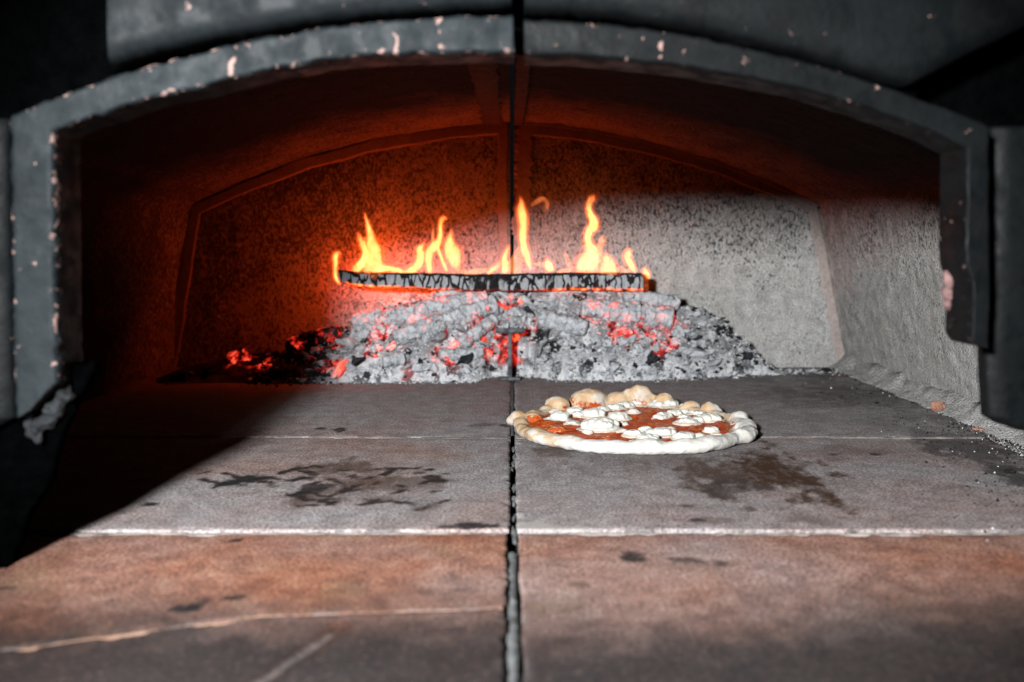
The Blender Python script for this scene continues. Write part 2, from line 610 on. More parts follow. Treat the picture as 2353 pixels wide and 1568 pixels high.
M_FLAME = m_flame('flame', (1.0, 0.46, 0.12), (1.0, 0.13, 0.010), 1.12, 1.9)
M_FLAME_THIN = m_flame('thin_flame', (1.0, 0.30, 0.08), (1.0, 0.08, 0.012), 0.5, 1.5)
M_MANTLE = m_flame('flame_mantle', (1.0, 0.17, 0.02), (1.0, 0.06, 0.006), 0.55, 2.2)
M_DOUGH = m_dough()
M_SAUCE = m_sauce()
M_CHEESE = m_cheese()
M_IRON = m_iron()

# ------------------------------------------------------------------ hearth floor
FRONT_Y = 0.40
J1 = (onz(300, 1227).y + onz(2000, 1217).y) / 2       # near joint
J2 = (onz(500, 1010).y + onz(2000, 1001).y) / 2       # far joint
BACKY = 1.752
WALL_HALF = 0.588

bed = mk('floor', [(-0.9, 0.2, -0.012), (0.9, 0.2, -0.012), (0.9, 1.9, -0.012), (-0.9, 1.9, -0.012)], [(0, 1, 2, 3)], M_BED)
bed['kind'] = 'structure'


def seg_d(X, Y, pts):
    d = np.full(X.shape, 9.0)
    for (x0, y0), (x1, y1) in zip(pts[:-1], pts[1:]):
        vx, vy = x1 - x0, y1 - y0
        L2 = vx * vx + vy * vy + 1e-12
        t = np.clip(((X - x0) * vx + (Y - y0) * vy) / L2, 0, 1)
        d = np.minimum(d, np.hypot(X - x0 - t * vx, Y - y0 - t * vy))
    return d


def fp(px, py):
    v = onz(px, py)
    return (v.x, v.y)


# stains seen on the floor: (kind, centre px, half width px, half height px, strength)
SPOTS = [('brown', (1795, 1085), 118, 66, 1.0), ('brown', (1660, 1095), 125, 52, 0.85), ('soot', (2250, 1035), 130, 30, .7), ('soot', (2335, 1090), 70, 34, .8), ('soot', (2180, 1003), 100, 14, .5), ('brown', (1480, 1062), 200, 22, 0.4),
         ('soot', (1700, 1120), 75, 26, 0.45), ('brown', (1850, 1190), 70, 16, 0.45), ('brown', (1640, 1195), 60, 10, 0.5),
         ('brown', (1900, 905), 200, 22, 0.35), ('soot', (1980, 915), 130, 26, 0.35), ('brown', (1960, 1040), 120, 18, 0.35),
         ('soot', (575, 1100), 58, 9, 1.0), ('soot', (530, 1110), 40, 11, 1.0), ('soot', (720, 1118), 45, 12, 0.9), ('soot', (690, 1132), 30, 9, 1.0),
         ('soot', (345, 1160), 22, 6, 1.0), ('soot', (990, 1080), 14, 3.5, 1.0), ('soot', (970, 1087), 18, 4, 0.8), ('soot', (1028, 1090), 10, 3, 0.8),
         ('brown', (780, 1075), 110, 20, 0.75), ('brown', (860, 1110), 120, 26, 0.7), ('brown', (730, 1140), 80, 24, 0.7), ('brown', (960, 1110), 70, 16, 0.6),
         ('soot', (980, 1160), 50, 12, 0.35), ('soot', (900, 1145), 60, 8, 0.3), ('soot', (1090, 1207), 70, 7, 0.95), ('soot', (1035, 1210), 50, 5, 0.8),
         ('soot', (780, 990), 18, 5, 1.0), ('soot', (735, 986), 16, 3, 0.9), ('soot', (1110, 977), 40, 4, 0.5), ('soot', (1160, 979), 14, 4, 0.9),
         ('soot', (545, 1242), 22, 5, 0.9), ('soot', (440, 1398), 55, 12, 1.0), ('soot', (540, 1372), 22, 8, 0.9), ('soot', (470, 1385), 25, 14, 0.8), ('soot', (265, 1378), 12, 5, 0.8),
         ('soot', (815, 1350), 55, 18, 0.4), ('soot', (1060, 1360), 35, 9, 0.5), ('soot', (720, 1372), 50, 9, 0.35), ('soot', (20, 1352), 24, 6, 0.9),
         ('soot', (1455, 1282), 24, 16, 0.95), ('soot', (1585, 1288), 50, 7, 0.7), ('soot', (1660, 1295), 25, 8, 0.7), ('soot', (1340, 1345), 28, 8, 0.5),
         ('soot', (1735, 1385), 55, 20, 0.4), ('soot', (1900, 880), 60, 8, 0.3), ('soot', (2080, 960), 50, 8, 0.35), ('soot', (1600, 1195), 20, 4, 0.8), ('soot', (1580, 1163), 16, 3, 0.8),
         ('soot', (2015, 1045), 12, 3, 0.9), ('soot', (1915, 1045), 12, 3, 0.7), ('brown', (1270, 1035), 60, 14, 0.7), ('pale', (1240, 1208), 60, 10, 0.9), ('pale', (1300, 1212), 60, 6, 0.7)]
SCRIBBLE = [[(640, 1088), (720, 1072), (800, 1082), (880, 1079), (960, 1076)], [(700, 1085), (760, 1100), (800, 1120), (760, 1140), (690, 1128)],
            [(905, 1080), (850, 1105), (790, 1130), (840, 1125), (890, 1095)], [(640, 1110), (700, 1095), (740, 1100), (720, 1110)], [(930, 1100), (970, 1095), (1000, 1105), (960, 1115), (925, 1110)],
            [(740, 1150), (800, 1140), (860, 1145)], [(860, 1150), (920, 1130), (940, 1120)], [(550, 1098), (500, 1085), (455, 1092)], [(1000, 1100), (1045, 1110)], [(680, 1160), (740, 1165), (780, 1150)],
            [(960, 1170), (1020, 1150), (1040, 1145)], [(455, 1100), (520, 1112), (600, 1098), (650, 1102)], [(880, 1092), (950, 1088), (1010, 1098), (1040, 1108)], [(830, 1160), (900, 1150), (950, 1158)], [(600, 1090), (680, 1082), (740, 1088)], [(1000, 1130), (1050, 1120)], [(650, 1128), (700, 1145), (760, 1158)], [(800, 1095), (870, 1100), (940, 1120)], [(490, 1122), (560, 1105), (620, 1112)], [(620, 1115), (690, 1120), (770, 1124)]]
PALE_LINES = [[(300, 1215), (420, 1150), (500, 1115)], [(660, 1090), (760, 1075)], [(1530, 1060), (1600, 1120), (1680, 1190)], [(1210, 1100), (1420, 1098)], [(730, 1010), (900, 940), (1150, 945)],
              [(700, 940), (760, 925), (1000, 935)], [(850, 1190), (1000, 1130)], [(1700, 1100), (1960, 1210)], [(1560, 880), (1730, 872)], [(1620, 870), (1700, 866)]]
DIAG = [(780, 1440), (700, 1500), (600, 1568), (520, 1620)]


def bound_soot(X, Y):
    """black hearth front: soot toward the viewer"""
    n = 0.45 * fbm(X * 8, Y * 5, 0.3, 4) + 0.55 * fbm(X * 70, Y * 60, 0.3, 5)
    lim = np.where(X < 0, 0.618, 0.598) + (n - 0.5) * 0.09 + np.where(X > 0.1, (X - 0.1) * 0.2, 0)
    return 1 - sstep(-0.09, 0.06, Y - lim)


def make_tile(name, x0, x1, ya, yb, label, clay, yfun=None, xr=None):
    """ya/yb: near and far edge; xr(Y): ragged outer edge"""
    st = 0.0026
    nx = int((x1 - x0) / st) + 1
    ny = int((yb - ya) / st) + 1
    U, W = np.meshgrid(np.linspace(0, 1, nx), np.linspace(0, 1, ny))
    X = x0 + (x1 - x0) * U
    Ylo = ya if yfun is None or yfun[0] is None else yfun[0](X)
    Yhi = yb if yfun is None or yfun[1] is None else yfun[1](X)
    Y = Ylo + (Yhi - Ylo) * W
    # ragged outline
    wob = (fbm(Y * 60, X * 0 + x0 * 9 + 3, 0.5, 4) - 0.5) * 0.006
    X = X + wob * (1 - 2 * U) * np.where((U < 0.02) | (U > 0.98), 1, np.exp(-np.minimum(U, 1 - U) * (x1 - x0) / 0.006))
    d = np.minimum(np.minimum(X - x0, x1 - X), np.minimum(Y - Ylo, Yhi - Y))
    d = np.maximum(d, 0)
    chip = sstep(0.56, 0.75, fbm(X * 45, Y * 45, 2.0, 4))
    Z = -0.0006 * np.exp(-d / 0.0018) - 0.0028 * chip * np.exp(-d / 0.003) + (fbm(X * 9, Y * 9, 4, 3) - 0.5) * 0.0014
    A = {k: np.zeros(X.shape) for k in ('soot', 'brown', 'pale', 'clay')}
    dx = (fbm(X * 60, Y * 40, 1.0, 6, 0.72) - 0.5)
    dy = (fbm(X * 60, Y * 40, 9.0, 6, 0.72) - 0.5)
    for kind, (px, py), hw, hh, stg in SPOTS:
        c = fp(px, py)
        rx = hw * c[1] / F
        ry = (fp(px, py - hh)[1] - fp(px, py + hh)[1]) / 2
        q = np.hypot((X - c[0]) / rx + dx * 2.6, (Y - c[1]) / ry + dy * 2.6)
        A[kind] = np.maximum(A[kind], stg * (1 - sstep(0.45 if kind == 'brown' else 0.62, 1.2, q)))
    for ln in SCRIBBLE:
        D = seg_d(X + dx * 0.016, Y + dy * 0.03, [fp(*p) for p in ln])
        sm_ = (1 - sstep(0.0012, 0.0062, D)) * sstep(0.36, 0.54, fbm(X * 55, Y * 30, 5, 4))
        A['brown'] = np.maximum(A['brown'], sm_)
        A['soot'] = np.maximum(A['soot'], 0.9 * sm_ * sstep(0.40, 0.52, fbm(X * 24, Y * 24, 15, 3)))
    for ln in PALE_LINES:
        D = seg_d(X + dx * 0.008, Y + dy * 0.012, [fp(*p) for p in ln])
        A['pale'] = np.maximum(A['pale'], 0.30 * (1 - sstep(0.0008, 0.003, D)) * sstep(0.42, 0.6, fbm(X * 70, Y * 70, 7, 4)))
    D = seg_d(X + dx * 0.006, Y + dy * 0.006, [fp(*p) for p in DIAG])
    if x1 < 0.02 and yb < J1 - 0.01:
        A['pale'] = np.maximum(A['pale'], 0.22 * (1 - sstep(0.0008, 0.0040, D)) * sstep(0.3, 0.55, fbm(X * 40, Y * 40, 17, 4)))
        A['clay'] += 0.5 * (1 - sstep(0.004, 0.012, D))
        Z = Z - 0.0015 * (1 - sstep(0.0005, 0.0025, D))
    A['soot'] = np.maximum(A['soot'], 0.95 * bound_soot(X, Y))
    A['pale'] = np.maximum(A['pale'], 0.25 * np.exp(-d / 0.002) * sstep(0.48, 0.65, fbm(X * 60, Y * 60, 8, 3)))
    A['soot'] = np.maximum(A['soot'], 0.7 * np.exp(-d / 0.004) * sstep(0.6, 0.7, fbm(X * 30, Y * 30, 12, 3)))
    # black speckled cold corner beside the far wall
    A['soot'] = np.maximum(A['soot'], 0.45 * sstep(0.45, 0.62, fbm(X * 20, Y * 20, 14, 4)) * sstep(0.28, 0.5, X) * sstep(1.1, 1.3, Y))
    A['clay'] += clay + (fbm(X * 6, Y * 6, 6, 3) - 0.5) * 0.7
    V = np.stack([X, Y, Z], -1).reshape(-1, 3)
    Fs = grid_faces(ny, nx)
    # skirt
    loop = [j for j in range(nx)] + [i * nx + nx - 1 for i in range(1, ny)] + [(ny - 1) * nx + j for j in range(nx - 2, -1, -1)] + [i * nx for i in range(ny - 2, 0, -1)]
    base = len(V)
    low = V[loop].copy()
    low[:, 2] = -0.0118
    V = np.concatenate([V, low])
    for i in range(len(loop)):
        k = (i + 1) % len(loop)
        Fs.append((loop[i], base + i, base + k, loop[k]))
    at_ = {k: np.concatenate([np.clip(a, -1, 1).ravel(), np.clip(a, -1, 1).ravel()[loop]]) for k, a in A.items()}
    at_['soot'][base:] = 0.8
    o = mk(name, V, Fs, M_TILE, attrs=at_, origin=((x0 + x1) / 2, (ya + yb) / 2, -0.0118))
    return tag(o, label, 'hearth tile', 'clay tiles of the oven floor')


GAPX = 0.0020
c0 = fp(1165, 1396)
c1 = fp(600, 1414)
c2 = fp(0, 1496)
brk = lambda X: np.interp(-X, [-c0[0], -c1[0], -c2[0], 0.6], [c0[1], c1[1], c2[1], c2[1] - 0.06]) + (fbm(X * 30, 0 * X, 2, 3) - 0.5) * 0.006
SL1 = lambda X: J1 + 0.010 * X
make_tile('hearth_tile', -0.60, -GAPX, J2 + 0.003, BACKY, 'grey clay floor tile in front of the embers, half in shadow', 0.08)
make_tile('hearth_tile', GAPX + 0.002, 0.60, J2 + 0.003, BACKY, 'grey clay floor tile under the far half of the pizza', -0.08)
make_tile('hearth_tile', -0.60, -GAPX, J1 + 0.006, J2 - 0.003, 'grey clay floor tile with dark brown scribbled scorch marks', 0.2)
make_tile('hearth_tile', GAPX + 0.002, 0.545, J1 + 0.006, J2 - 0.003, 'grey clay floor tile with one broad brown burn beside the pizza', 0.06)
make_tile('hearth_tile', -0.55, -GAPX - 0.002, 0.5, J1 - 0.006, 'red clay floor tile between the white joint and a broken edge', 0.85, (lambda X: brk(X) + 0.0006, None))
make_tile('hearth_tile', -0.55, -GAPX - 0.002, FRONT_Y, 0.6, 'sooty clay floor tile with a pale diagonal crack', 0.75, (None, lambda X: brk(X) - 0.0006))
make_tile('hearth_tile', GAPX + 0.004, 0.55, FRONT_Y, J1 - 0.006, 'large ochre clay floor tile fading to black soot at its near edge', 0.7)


def strip(name, x0, x1, yc, hw, z, m, label, n=400, seed=0, hfun=None, tilt=0.0):
    xs = np.linspace(x0, x1, n)
    rows = []
    w = hw * (0.85 + 0.3 * (fbm(xs * 45, 0 * xs, seed, 4) - 0.3))
    w2 = hw * (0.85 + 0.3 * (fbm(xs * 45, 0 * xs, seed + 9, 4) - 0.3))
    if hfun is not None:
        w, w2 = w * hfun(xs), w2 * hfun(xs)
    hh = z + (fbm(xs * 60, 0 * xs, seed + 4, 4) - 0.5) * 0.0016
    yy = yc(xs) if callable(yc) else yc + tilt * xs
    prof = [(-1, -0.010), (-0.95, -0.0012), (-0.5, 0.0003), (0, 0.0007), (0.5, 0.0003), (0.95, -0.0012), (1, -0.010)]
    V = []
    for t, dz in prof:
        V += [(x, y + (w2[i] if t < 0 else w[i]) * t, max(hh[i] + dz, -0.0115) + (fbm(x * 130, t * 3, seed, 2) - 0.5) * 0.001) for i, (x, y) in enumerate(zip(xs, yy))]
    o = mk(name, V, [f[::-1] for f in grid_faces(len(prof), n)], m)
    return tag(o, label, 'mortar', 'mortar joints of the oven floor')


strip('mortar_joint', -0.55, -0.004, J1, 0.0036, -0.0020, M_PALE, 'pale mortar joint beside the scribbled scorch marks', seed=1)
strip('mortar_joint', 0.005, 0.545, J1, 0.0030, -0.0020, M_PALE, 'pale mortar joint in front of the broad brown burn', seed=2)
strip('mortar_joint', -0.59, -0.004, J2, 0.0050, -0.0006, M_PALE, 'thin crumbling joint along the far edge of the scorched tile', seed=3,
      hfun=lambda x: 0.45 + 1.3 * sstep(-0.18, -0.05, x))
strip('mortar_joint', 0.005, 0.56, J2, 0.0045, -0.0004, M_PALE, 'thin grey joint running behind the pizza to the wall', seed=5)
strip('mortar_joint', -0.52, -0.006, lambda x: brk(x), 0.0007, -0.0012, M_BRKL, 'narrow pale line along the broken edge of the red tile', seed=6)


def xstrip(name, y0, y1, hw, z, m, label, seed):
    ys = np.linspace(y0, y1, 300)
    w = hw * (0.7 + 0.8 * (fbm(ys * 40, 0 * ys, seed, 4) - 0.3))
    V = []
    for t, dz in [(-1, -0.01), (-0.95, -0.0004), (0, 0.0001), (0.95, -0.0004), (1, -0.01)]:
        V += [(0.0006 + w[i] * t, y, max(-0.0115, z + dz + (fbm(y * 90, t, seed, 3) - 0.5) * 0.003)) for i, y in enumerate(ys)]
    o = mk(name, V, grid_faces(5, 300), m)
    return tag(o, label, 'mortar', 'mortar joints of the oven floor')


xstrip('mortar_joint', FRONT_Y, onz(1176, 1262).y, 0.0036, -0.0032, M_GREYM, 'grey mortar filling the long seam at its near end', 20)
xstrip('mortar_joint', onz(1176, 1000).y, 1.62, 0.0028, -0.0012, M_GREYM, 'grey mortar filling the long seam near the iron stand', 22)
# crumbs of mortar still sticking in the open seam
for k, (py, dxp) in enumerate([(1030, 5), (1048, 7), (1062, 4), (1078, -2), (1120, 6), (1150, 6), (1185, 7), (1215, 5), (1238, 6)]):
    p = onz(1176 + dxp, py, -0.003)
    b = [(p.x + random.uniform(-.001, .001), p.y + random.uniform(-.008, .008), -0.0045, random.uniform(.0012, .0024), random.uniform(.003, .008), random.uniform(.002, .0035)) for _ in range(4)]
    V, Fs = blob(b, 0.0006, 1)
    V += (fbm(V[:, 0] * 400, V[:, 1] * 400, V[:, 2] * 400, 2)[:, None] - 0.5) * 0.0012
    tag(mk('mortar_crumb', V, Fs, M_GREYM, smooth=False), 'grey mortar crumb stuck in the open black seam', 'mortar', 'mortar crumbs in the open seam')

# ------------------------------------------------------------------ the oven
oven = empty('pizza_oven', (0, 1.2, 0), 'stone pizza oven with a sooty painted arched mouth and gritty vaulted chamber', 'pizza oven')


def back_pts():
    """arch outline on the back wall, from the lower left foot to the lower right foot"""
    L = [(372, 868), (405, 668), (440, 470), (560, 415), (700, 362), (850, 322), (1000, 297), (1100, 286), (1176, 282)]
    R = [(1176, 280), (1260, 284), (1370, 300), (1500, 328), (1640, 368), (1770, 418), (1880, 470), (1912, 650), (1948, 852)]
    P = [at(px, py, BACKY) for px, py in L]
    Q = [at(px, py, BACKY) for px, py in R]
    for A in (P, Q):
        A[0 if A is P else -1].z = -0.011
    P[0].x, Q[-1].x = -0.598, 0.592
    return P, Q


PL, PR = back_pts()
PLr = resample(PL, 160)
PRr = resample(PR, 160)
PLr[:, [0, 2]] = smooth_poly(PLr[:, [0, 2]], 6)
PRr[:, [0, 2]] = smooth_poly(PRr[:, [0, 2]], 6)
SEAM_HALF = 0.0032
FRONT_V = 0.705


def vault(P, side, gap0):
    ny = 220
    ys = np.linspace(FRONT_V, BACKY - gap0, ny)
    V = []
    for y in ys:
        t = (BACKY - y) / (BACKY - FRONT_V)
        flare = 1 + 0.015 * math.sin(t * PI)
        for p in P:
            x = p[0] * flare
            x = min(x, -SEAM_HALF) if side < 0 else max(x, SEAM_HALF + 0.0005)
            V.append((x, y, p[2] * (1 + 0.02 * math.sin(t * PI)) if p[2] > 0 else p[2]))
    V = np.array(V)
    n = (fbm(V[:, 0] * 40, V[:, 1] * 40, V[:, 2] * 40, 4) - 0.5)
    V[:, 0] += n * 0.004 * np.where(np.abs(V[:, 0]) > 0.01, 1, 0)
    V[:, 2] += n * 0.004 * (V[:, 2] > 0.02)
    f = grid_faces(ny, len(P))
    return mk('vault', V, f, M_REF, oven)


def backhalf(P, side):
    """half of the back wall: rows between the seam and the outline"""
    nz, nx = 150, 150
    V = []
    zs = P[:, 2]
    for i in range(len(P)):
        pass
    # param: for each outline point go to the seam line at the same height
    for p in P:
        x1 = p[0]
        x0 = SEAM_HALF * side
        for j in range(nx):
            u = j / (nx - 1)
            V.append((x0 + (x1 - x0) * u, BACKY, p[2]))
    V = np.array(V)
    V[:, 1] += (fbm(V[:, 0] * 40, V[:, 2] * 40, 3.0, 4) - 0.5) * 0.004
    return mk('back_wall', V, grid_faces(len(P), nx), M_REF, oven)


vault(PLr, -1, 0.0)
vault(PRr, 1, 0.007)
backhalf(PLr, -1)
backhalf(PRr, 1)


def ribbon(name, path, width_vec, m, n=160, seed=0, h=0.0015, normal=(0, -1, 0), ragged=0.25):
    """thin smoothed mortar band lying on a surface; path: points, width_vec(i,t) -> offset"""
    P = resample(path, n)
    T = np.gradient(P, axis=0)
    T /= np.linalg.norm(T, axis=1)[:, None]
    N = np.array(normal, float)
    S = np.cross(T, N)
    S /= np.linalg.norm(S, axis=1)[:, None]
    us = np.linspace(0, 1, 12)
    V = []
    s = np.arange(n) / n * 9
    e0 = 1 + ragged * (fbm(s * 3, 0 * s, seed, 4) - 0.5) * 2
    e1 = 1 + ragged * (fbm(s * 3, 0 * s, seed + 5, 4) - 0.5) * 2
    for u in us:
        w = -width_vec[0] * e0 * (1 - u) + width_vec[1] * e1 * u
        hh = h * (1 if 0.05 < u < 0.95 else -0.6)
        V.append(P + S * w[:, None] + N * hh)
    V = np.concatenate(V)
    V += N * ((fbm(V[:, 0] * 70, V[:, 2] * 70, V[:, 1] * 70, 3) - 0.5) * 0.001)[:, None]
    return mk(name, V, grid_faces(12, n), m, oven)


def bp(px, py, dy=0.0):
    v = at(px, py, BACKY)
    return (v.x, v.y - 0.0025 - dy, v.z)


# smoothed bands on the back wall beside its arch line and down its middle seam
ribbon('mortar_band', [bp(*p) for p in [(392, 866), (420, 668), (452, 482), (565, 432), (700, 380), (850, 338), (1000, 312), (1100, 300), (1166, 296)]], (0.013, 0.010), M_SEAM, seed=1)
ribbon('mortar_band', [bp(*p) for p in [(1192, 296), (1260, 300), (1370, 316), (1500, 344), (1640, 384), (1760, 430), (1868, 478), (1902, 650), (1936, 848)]], (0.008, 0.010), M_SEAM, seed=2)
ribbon('mortar_band', [bp(1157, 300), bp(1155, 420), bp(1158, 600)], (0.009, 0.009), M_SEAM, seed=3)
ribbon('mortar_band', [bp(1202, 298), bp(1200, 420), bp(1192, 540)], (0.018, 0.012), M_SEAM, seed=4, ragged=0.4)
# and on the vault roof beside its seam
cz = PLr[-1][2]
ribbon('mortar_band', [(-0.030, 0.85, cz * 1.01 - 0.0035), (-0.030, 1.22, cz * 1.02 - 0.0035), (-0.030, 1.5, cz * 1.012 - 0.0035), (-0.028, 1.74, cz - 0.004)], (0.012, 0.022), M_SEAM_DARK, seed=7, normal=(0, 0, -1))
ribbon('mortar_band', [(0.014, 0.85, cz * 1.01 - 0.004), (0.014, 1.22, cz * 1.02 - 0.004), (0.014, 1.5, cz * 1.012 - 0.004), (0.012, 1.74, cz - 0.0045)], (0.008, 0.009), M_SEAM_DARK, seed=8, normal=(0, 0, -1))
# raised lip along the arch line of the lit half
lip = [bp(px, py, 0.002) for px, py in [(1190, 283), (1260, 287), (1370, 303), (1500, 331), (1640, 371), (1770, 421), (1878, 471)]]
ribbon('mortar_band', lip, (0.0035, 0.0035), M_SEAM, seed=9, h=0.003, ragged=0.1)
# pale fillet in the corner of the lit wall
ribbon('corner_fillet', [bp(1884, 480, 0.004), bp(1914, 650, 0.004), bp(1950, 852, 0.004)], (0.0035, 0.0035), M_PALE, seed=10, h=0.003, ragged=0.3)

ys_ = np.linspace(0.72, 1.75, 200)
Vw = []
for u, (dx_, z_) in enumerate([(0.040, -0.011), (0.032, 0.0005), (0.020, 0.004), (0.008, 0.011), (0.0, 0.022), (-0.004, 0.022)]):
    kk = 0.5 + fbm(ys_ * 22, 0 * ys_ + u * 0.3, 3, 4)
    Vw += [(0.589 - dx_ * kk[i], y, z_ * kk[i] if z_ > 0 else z_) for i, y in enumerate(ys_)]
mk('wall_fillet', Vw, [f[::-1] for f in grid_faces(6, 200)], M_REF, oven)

# --- mouth: arch frame in two castings
YF, YB = 0.650, 0.690
IN_L = [(1180, 121), (1040, 122), (900, 126), (750, 139), (650, 156), (565, 175), (450, 205), (350, 222), (265, 252), (225, 266), (160, 286), (122, 305), (124, 450), (126, 600), (128, 760), (131, 882), (100, 915), (70, 942)]
OUT_L = [(1180, 36), (1040, 37), (900, 44), (780, 56), (680, 72), (610, 84), (500, 108), (400, 133), (280, 168), (230, 186), (130, 222), (20, 268), (22, 450), (24, 600), (28, 760), (32, 900), (34, 950), (38, 962)]
IN_R = [(1204, 150), (1300, 152), (1400, 159), (1501, 171), (1590, 182), (1676, 198), (1801, 222), (1926, 260), (2051, 303), (2110, 328), (2161, 354), (2160, 450), (2158, 560), (2158, 600), (2172, 640), (2174, 690), (2172, 765), (2186, 784), (2210, 786)]
OUT_R = [(1204, 42), (1300, 45), (1400, 54), (1501, 66), (1590, 80), (1676, 98), (1826, 132), (1976, 178), (2101, 220), (2190, 252), (2276, 289), (2276, 450), (2277, 560), (2277, 600), (2277, 650), (2276, 700), (2274, 780), (2274, 796), (2272, 800)]


def fwd(pts, k):
    return [(1176.5 + (x - 1176.5) * k, 544 + (y - 544) * k) for x, y in pts]


IN_R = fwd(IN_R, YB / YF)


def frame_piece(name, IN, OUT, seed, depth=(YF, YB), m=None, rough=1.0, edge_gain=1.0):
    n = int(max(len(IN) * 26, 200))
    I = resample([at(x, y, depth[0]) for x, y in IN], n)
    O = resample([at(x, y, depth[0]) for x, y in OUT], n)
    # pair by parameter of the control points
    def par(ctrl):
        P = np.array([tuple(at(x, y, depth[0])) for x, y in ctrl])
        t = np.linspace(0, len(P) - 1, n)
        return np.stack([np.interp(t, np.arange(len(P)), P[:, k]) for k in range(3)], 1)
    I, O = smooth_poly(par(IN), 1), smooth_poly(par(OUT), 1)
    W = O - I
    prof = [(0.0, depth[1]), (0.0, (depth[0] + depth[1]) / 2), (0.0, depth[0] + 0.006), (0.015, depth[0] + 0.002), (0.06, depth[0] + 0.0003)]
    for u in np.linspace(0.12, 0.88, 14):
        prof.append((u, depth[0]))
    prof += [(0.94, depth[0] + 0.0003), (0.985, depth[0] + 0.002), (1.0, depth[0] + 0.006), (1.0, depth[1])]
    V, E = [], []
    for (u, y) in prof:
        R = I + W * u
        R[:, 1] = y
        V.append(R)
        ed = (math.exp(-min(u, 1 - u) / 0.10)) * (1 if y < depth[0] + 0.01 else 0.2)
        E.append(np.full(n, ed * edge_gain))
    V = np.concatenate(V)
    E = np.concatenate(E)
    if 'arch' in name:
        for px_ in (550, 915, 1515, 1010, 1700):
            xw = (px_ - 1176.5) * depth[0] / F
            E += (2.4 if px_ < 1600 and px_ != 1010 else 1.2) * np.exp(-((V[:, 0] - xw + (fbm(V[:, 2] * 160, 0 * V[:, 2], px_, 3) - 0.5) * 0.006) / 0.0013) ** 2) * sstep(0.3, 0.6, fbm(V[:, 2] * 200, V[:, 0] * 50, px_ + 1.0, 3)) * (V[:, 1] < depth[0] + 0.01)
    k = (fbm(V[:, 0] * 130, V[:, 2] * 130, seed, 4) - 0.5)
    k2 = (fbm(V[:, 0] * 30, V[:, 2] * 30, seed + 3, 3) - 0.5)
    V[:, 2] += (k * 0.0035 + k2 * 0.002) * (0.3 + E) * rough
    V[:, 0] += (fbm(V[:, 0] * 130, V[:, 2] * 130, seed + 7, 4) - 0.5) * 0.003 * (0.3 + E) * rough
    V[:, 1] += k2 * 0.0012
    f = grid_faces(len(prof), n)
    # close the two ends
    np_ = len(prof)
    f.append(tuple(i * n for i in range(np_)))
    f.append(tuple(i * n + n - 1 for i in range(np_ - 1, -1, -1)))
    return mk(name, V, f, m or M_PAINT, oven, attrs={'edge': E})


frame_piece('arch_frame', IN_L, OUT_L, 1)
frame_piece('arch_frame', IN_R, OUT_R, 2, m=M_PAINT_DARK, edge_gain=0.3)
# flat cheeks outside the posts
CIN_L = [(20, 272), (21, 600), (32, 962), (0, 978), (-36, 996), (-40, 1080), (-44, 1385)]
COUT_L = [(-700, 272), (-700, 600), (-700, 962), (-700, 990), (-700, 1010), (-700, 1080), (-700, 1385)]
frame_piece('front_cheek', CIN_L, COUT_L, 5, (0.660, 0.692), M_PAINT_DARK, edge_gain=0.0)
CIN_R = [(2278, 290), (2278, 600), (2266, 780), (2266, 860), (2274, 958), (2300, 976), (2340, 990), (2420, 1005), (2500, 1010), (2520, 1385)]
COUT_R = [(3100, 290), (3100, 600), (3100, 780), (3100, 860), (3100, 958), (3100, 976), (3100, 990), (3100, 1005), (3100, 1010), (3100, 1385)]
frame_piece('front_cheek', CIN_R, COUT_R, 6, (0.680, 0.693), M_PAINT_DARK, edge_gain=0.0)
# hood panels above the arch
PIN_L = [(1177, 6), (1040, 10), (850, 24), (720, 40), (650, 52), (500, 77), (350, 110), (290, 128), (246, 142)]
POUT_L = [(1177, -700), (1040, -700), (850, -700), (720, -700), (650, -700), (500, -700), (350, -700), (290, -700), (246, -700)]
frame_piece('hood_panel', PIN_L, POUT_L, 7, (0.640, 0.690), m=M_PAINT_MID, edge_gain=0.0)
PIN_R = [(1206, 20), (1300, 22), (1426, 32), (1530, 47), (1626, 66), (1730, 90), (1826, 114), (1930, 143), (2026, 172), (2101, 192), (2230, 125), (2360, 62), (2600, -50)]
POUT_R = [(1206, -700), (1300, -700), (1426, -700), (1530, -700), (1626, -700), (1730, -700), (1826, -700), (1930, -700), (2026, -700), (2101, -700), (2230, -700), (2360, -700), (2600, -700)]
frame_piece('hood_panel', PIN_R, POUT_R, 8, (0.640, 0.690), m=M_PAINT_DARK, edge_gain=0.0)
# added black plate behind everything, mouth cut out; stands in for deep shade
mouth = [(2560, 1500), (2540, 1010), (2420, 1000), (2330, 975), (2300, 950), (2295, 790), (2230, 775), (2200, 690), (2190, 600), (2195, 345), (2051, 280), (1926, 240), (1801, 200), (1676, 178), (1501, 150), (1300, 130), (1190, 122),
         (1040, 100), (900, 104), (750, 118), (565, 153), (350, 200), (225, 244), (95, 285), (98, 600), (100, 870), (80, 960)]
FL = Vector((-0.315, -0.30, 0.432))
mpts = [at(x, y, 0.696) for x, y in mouth + [(-60, 985), (-140, 1040), (-150, 1440)]]
mp = resample(mpts, 360)
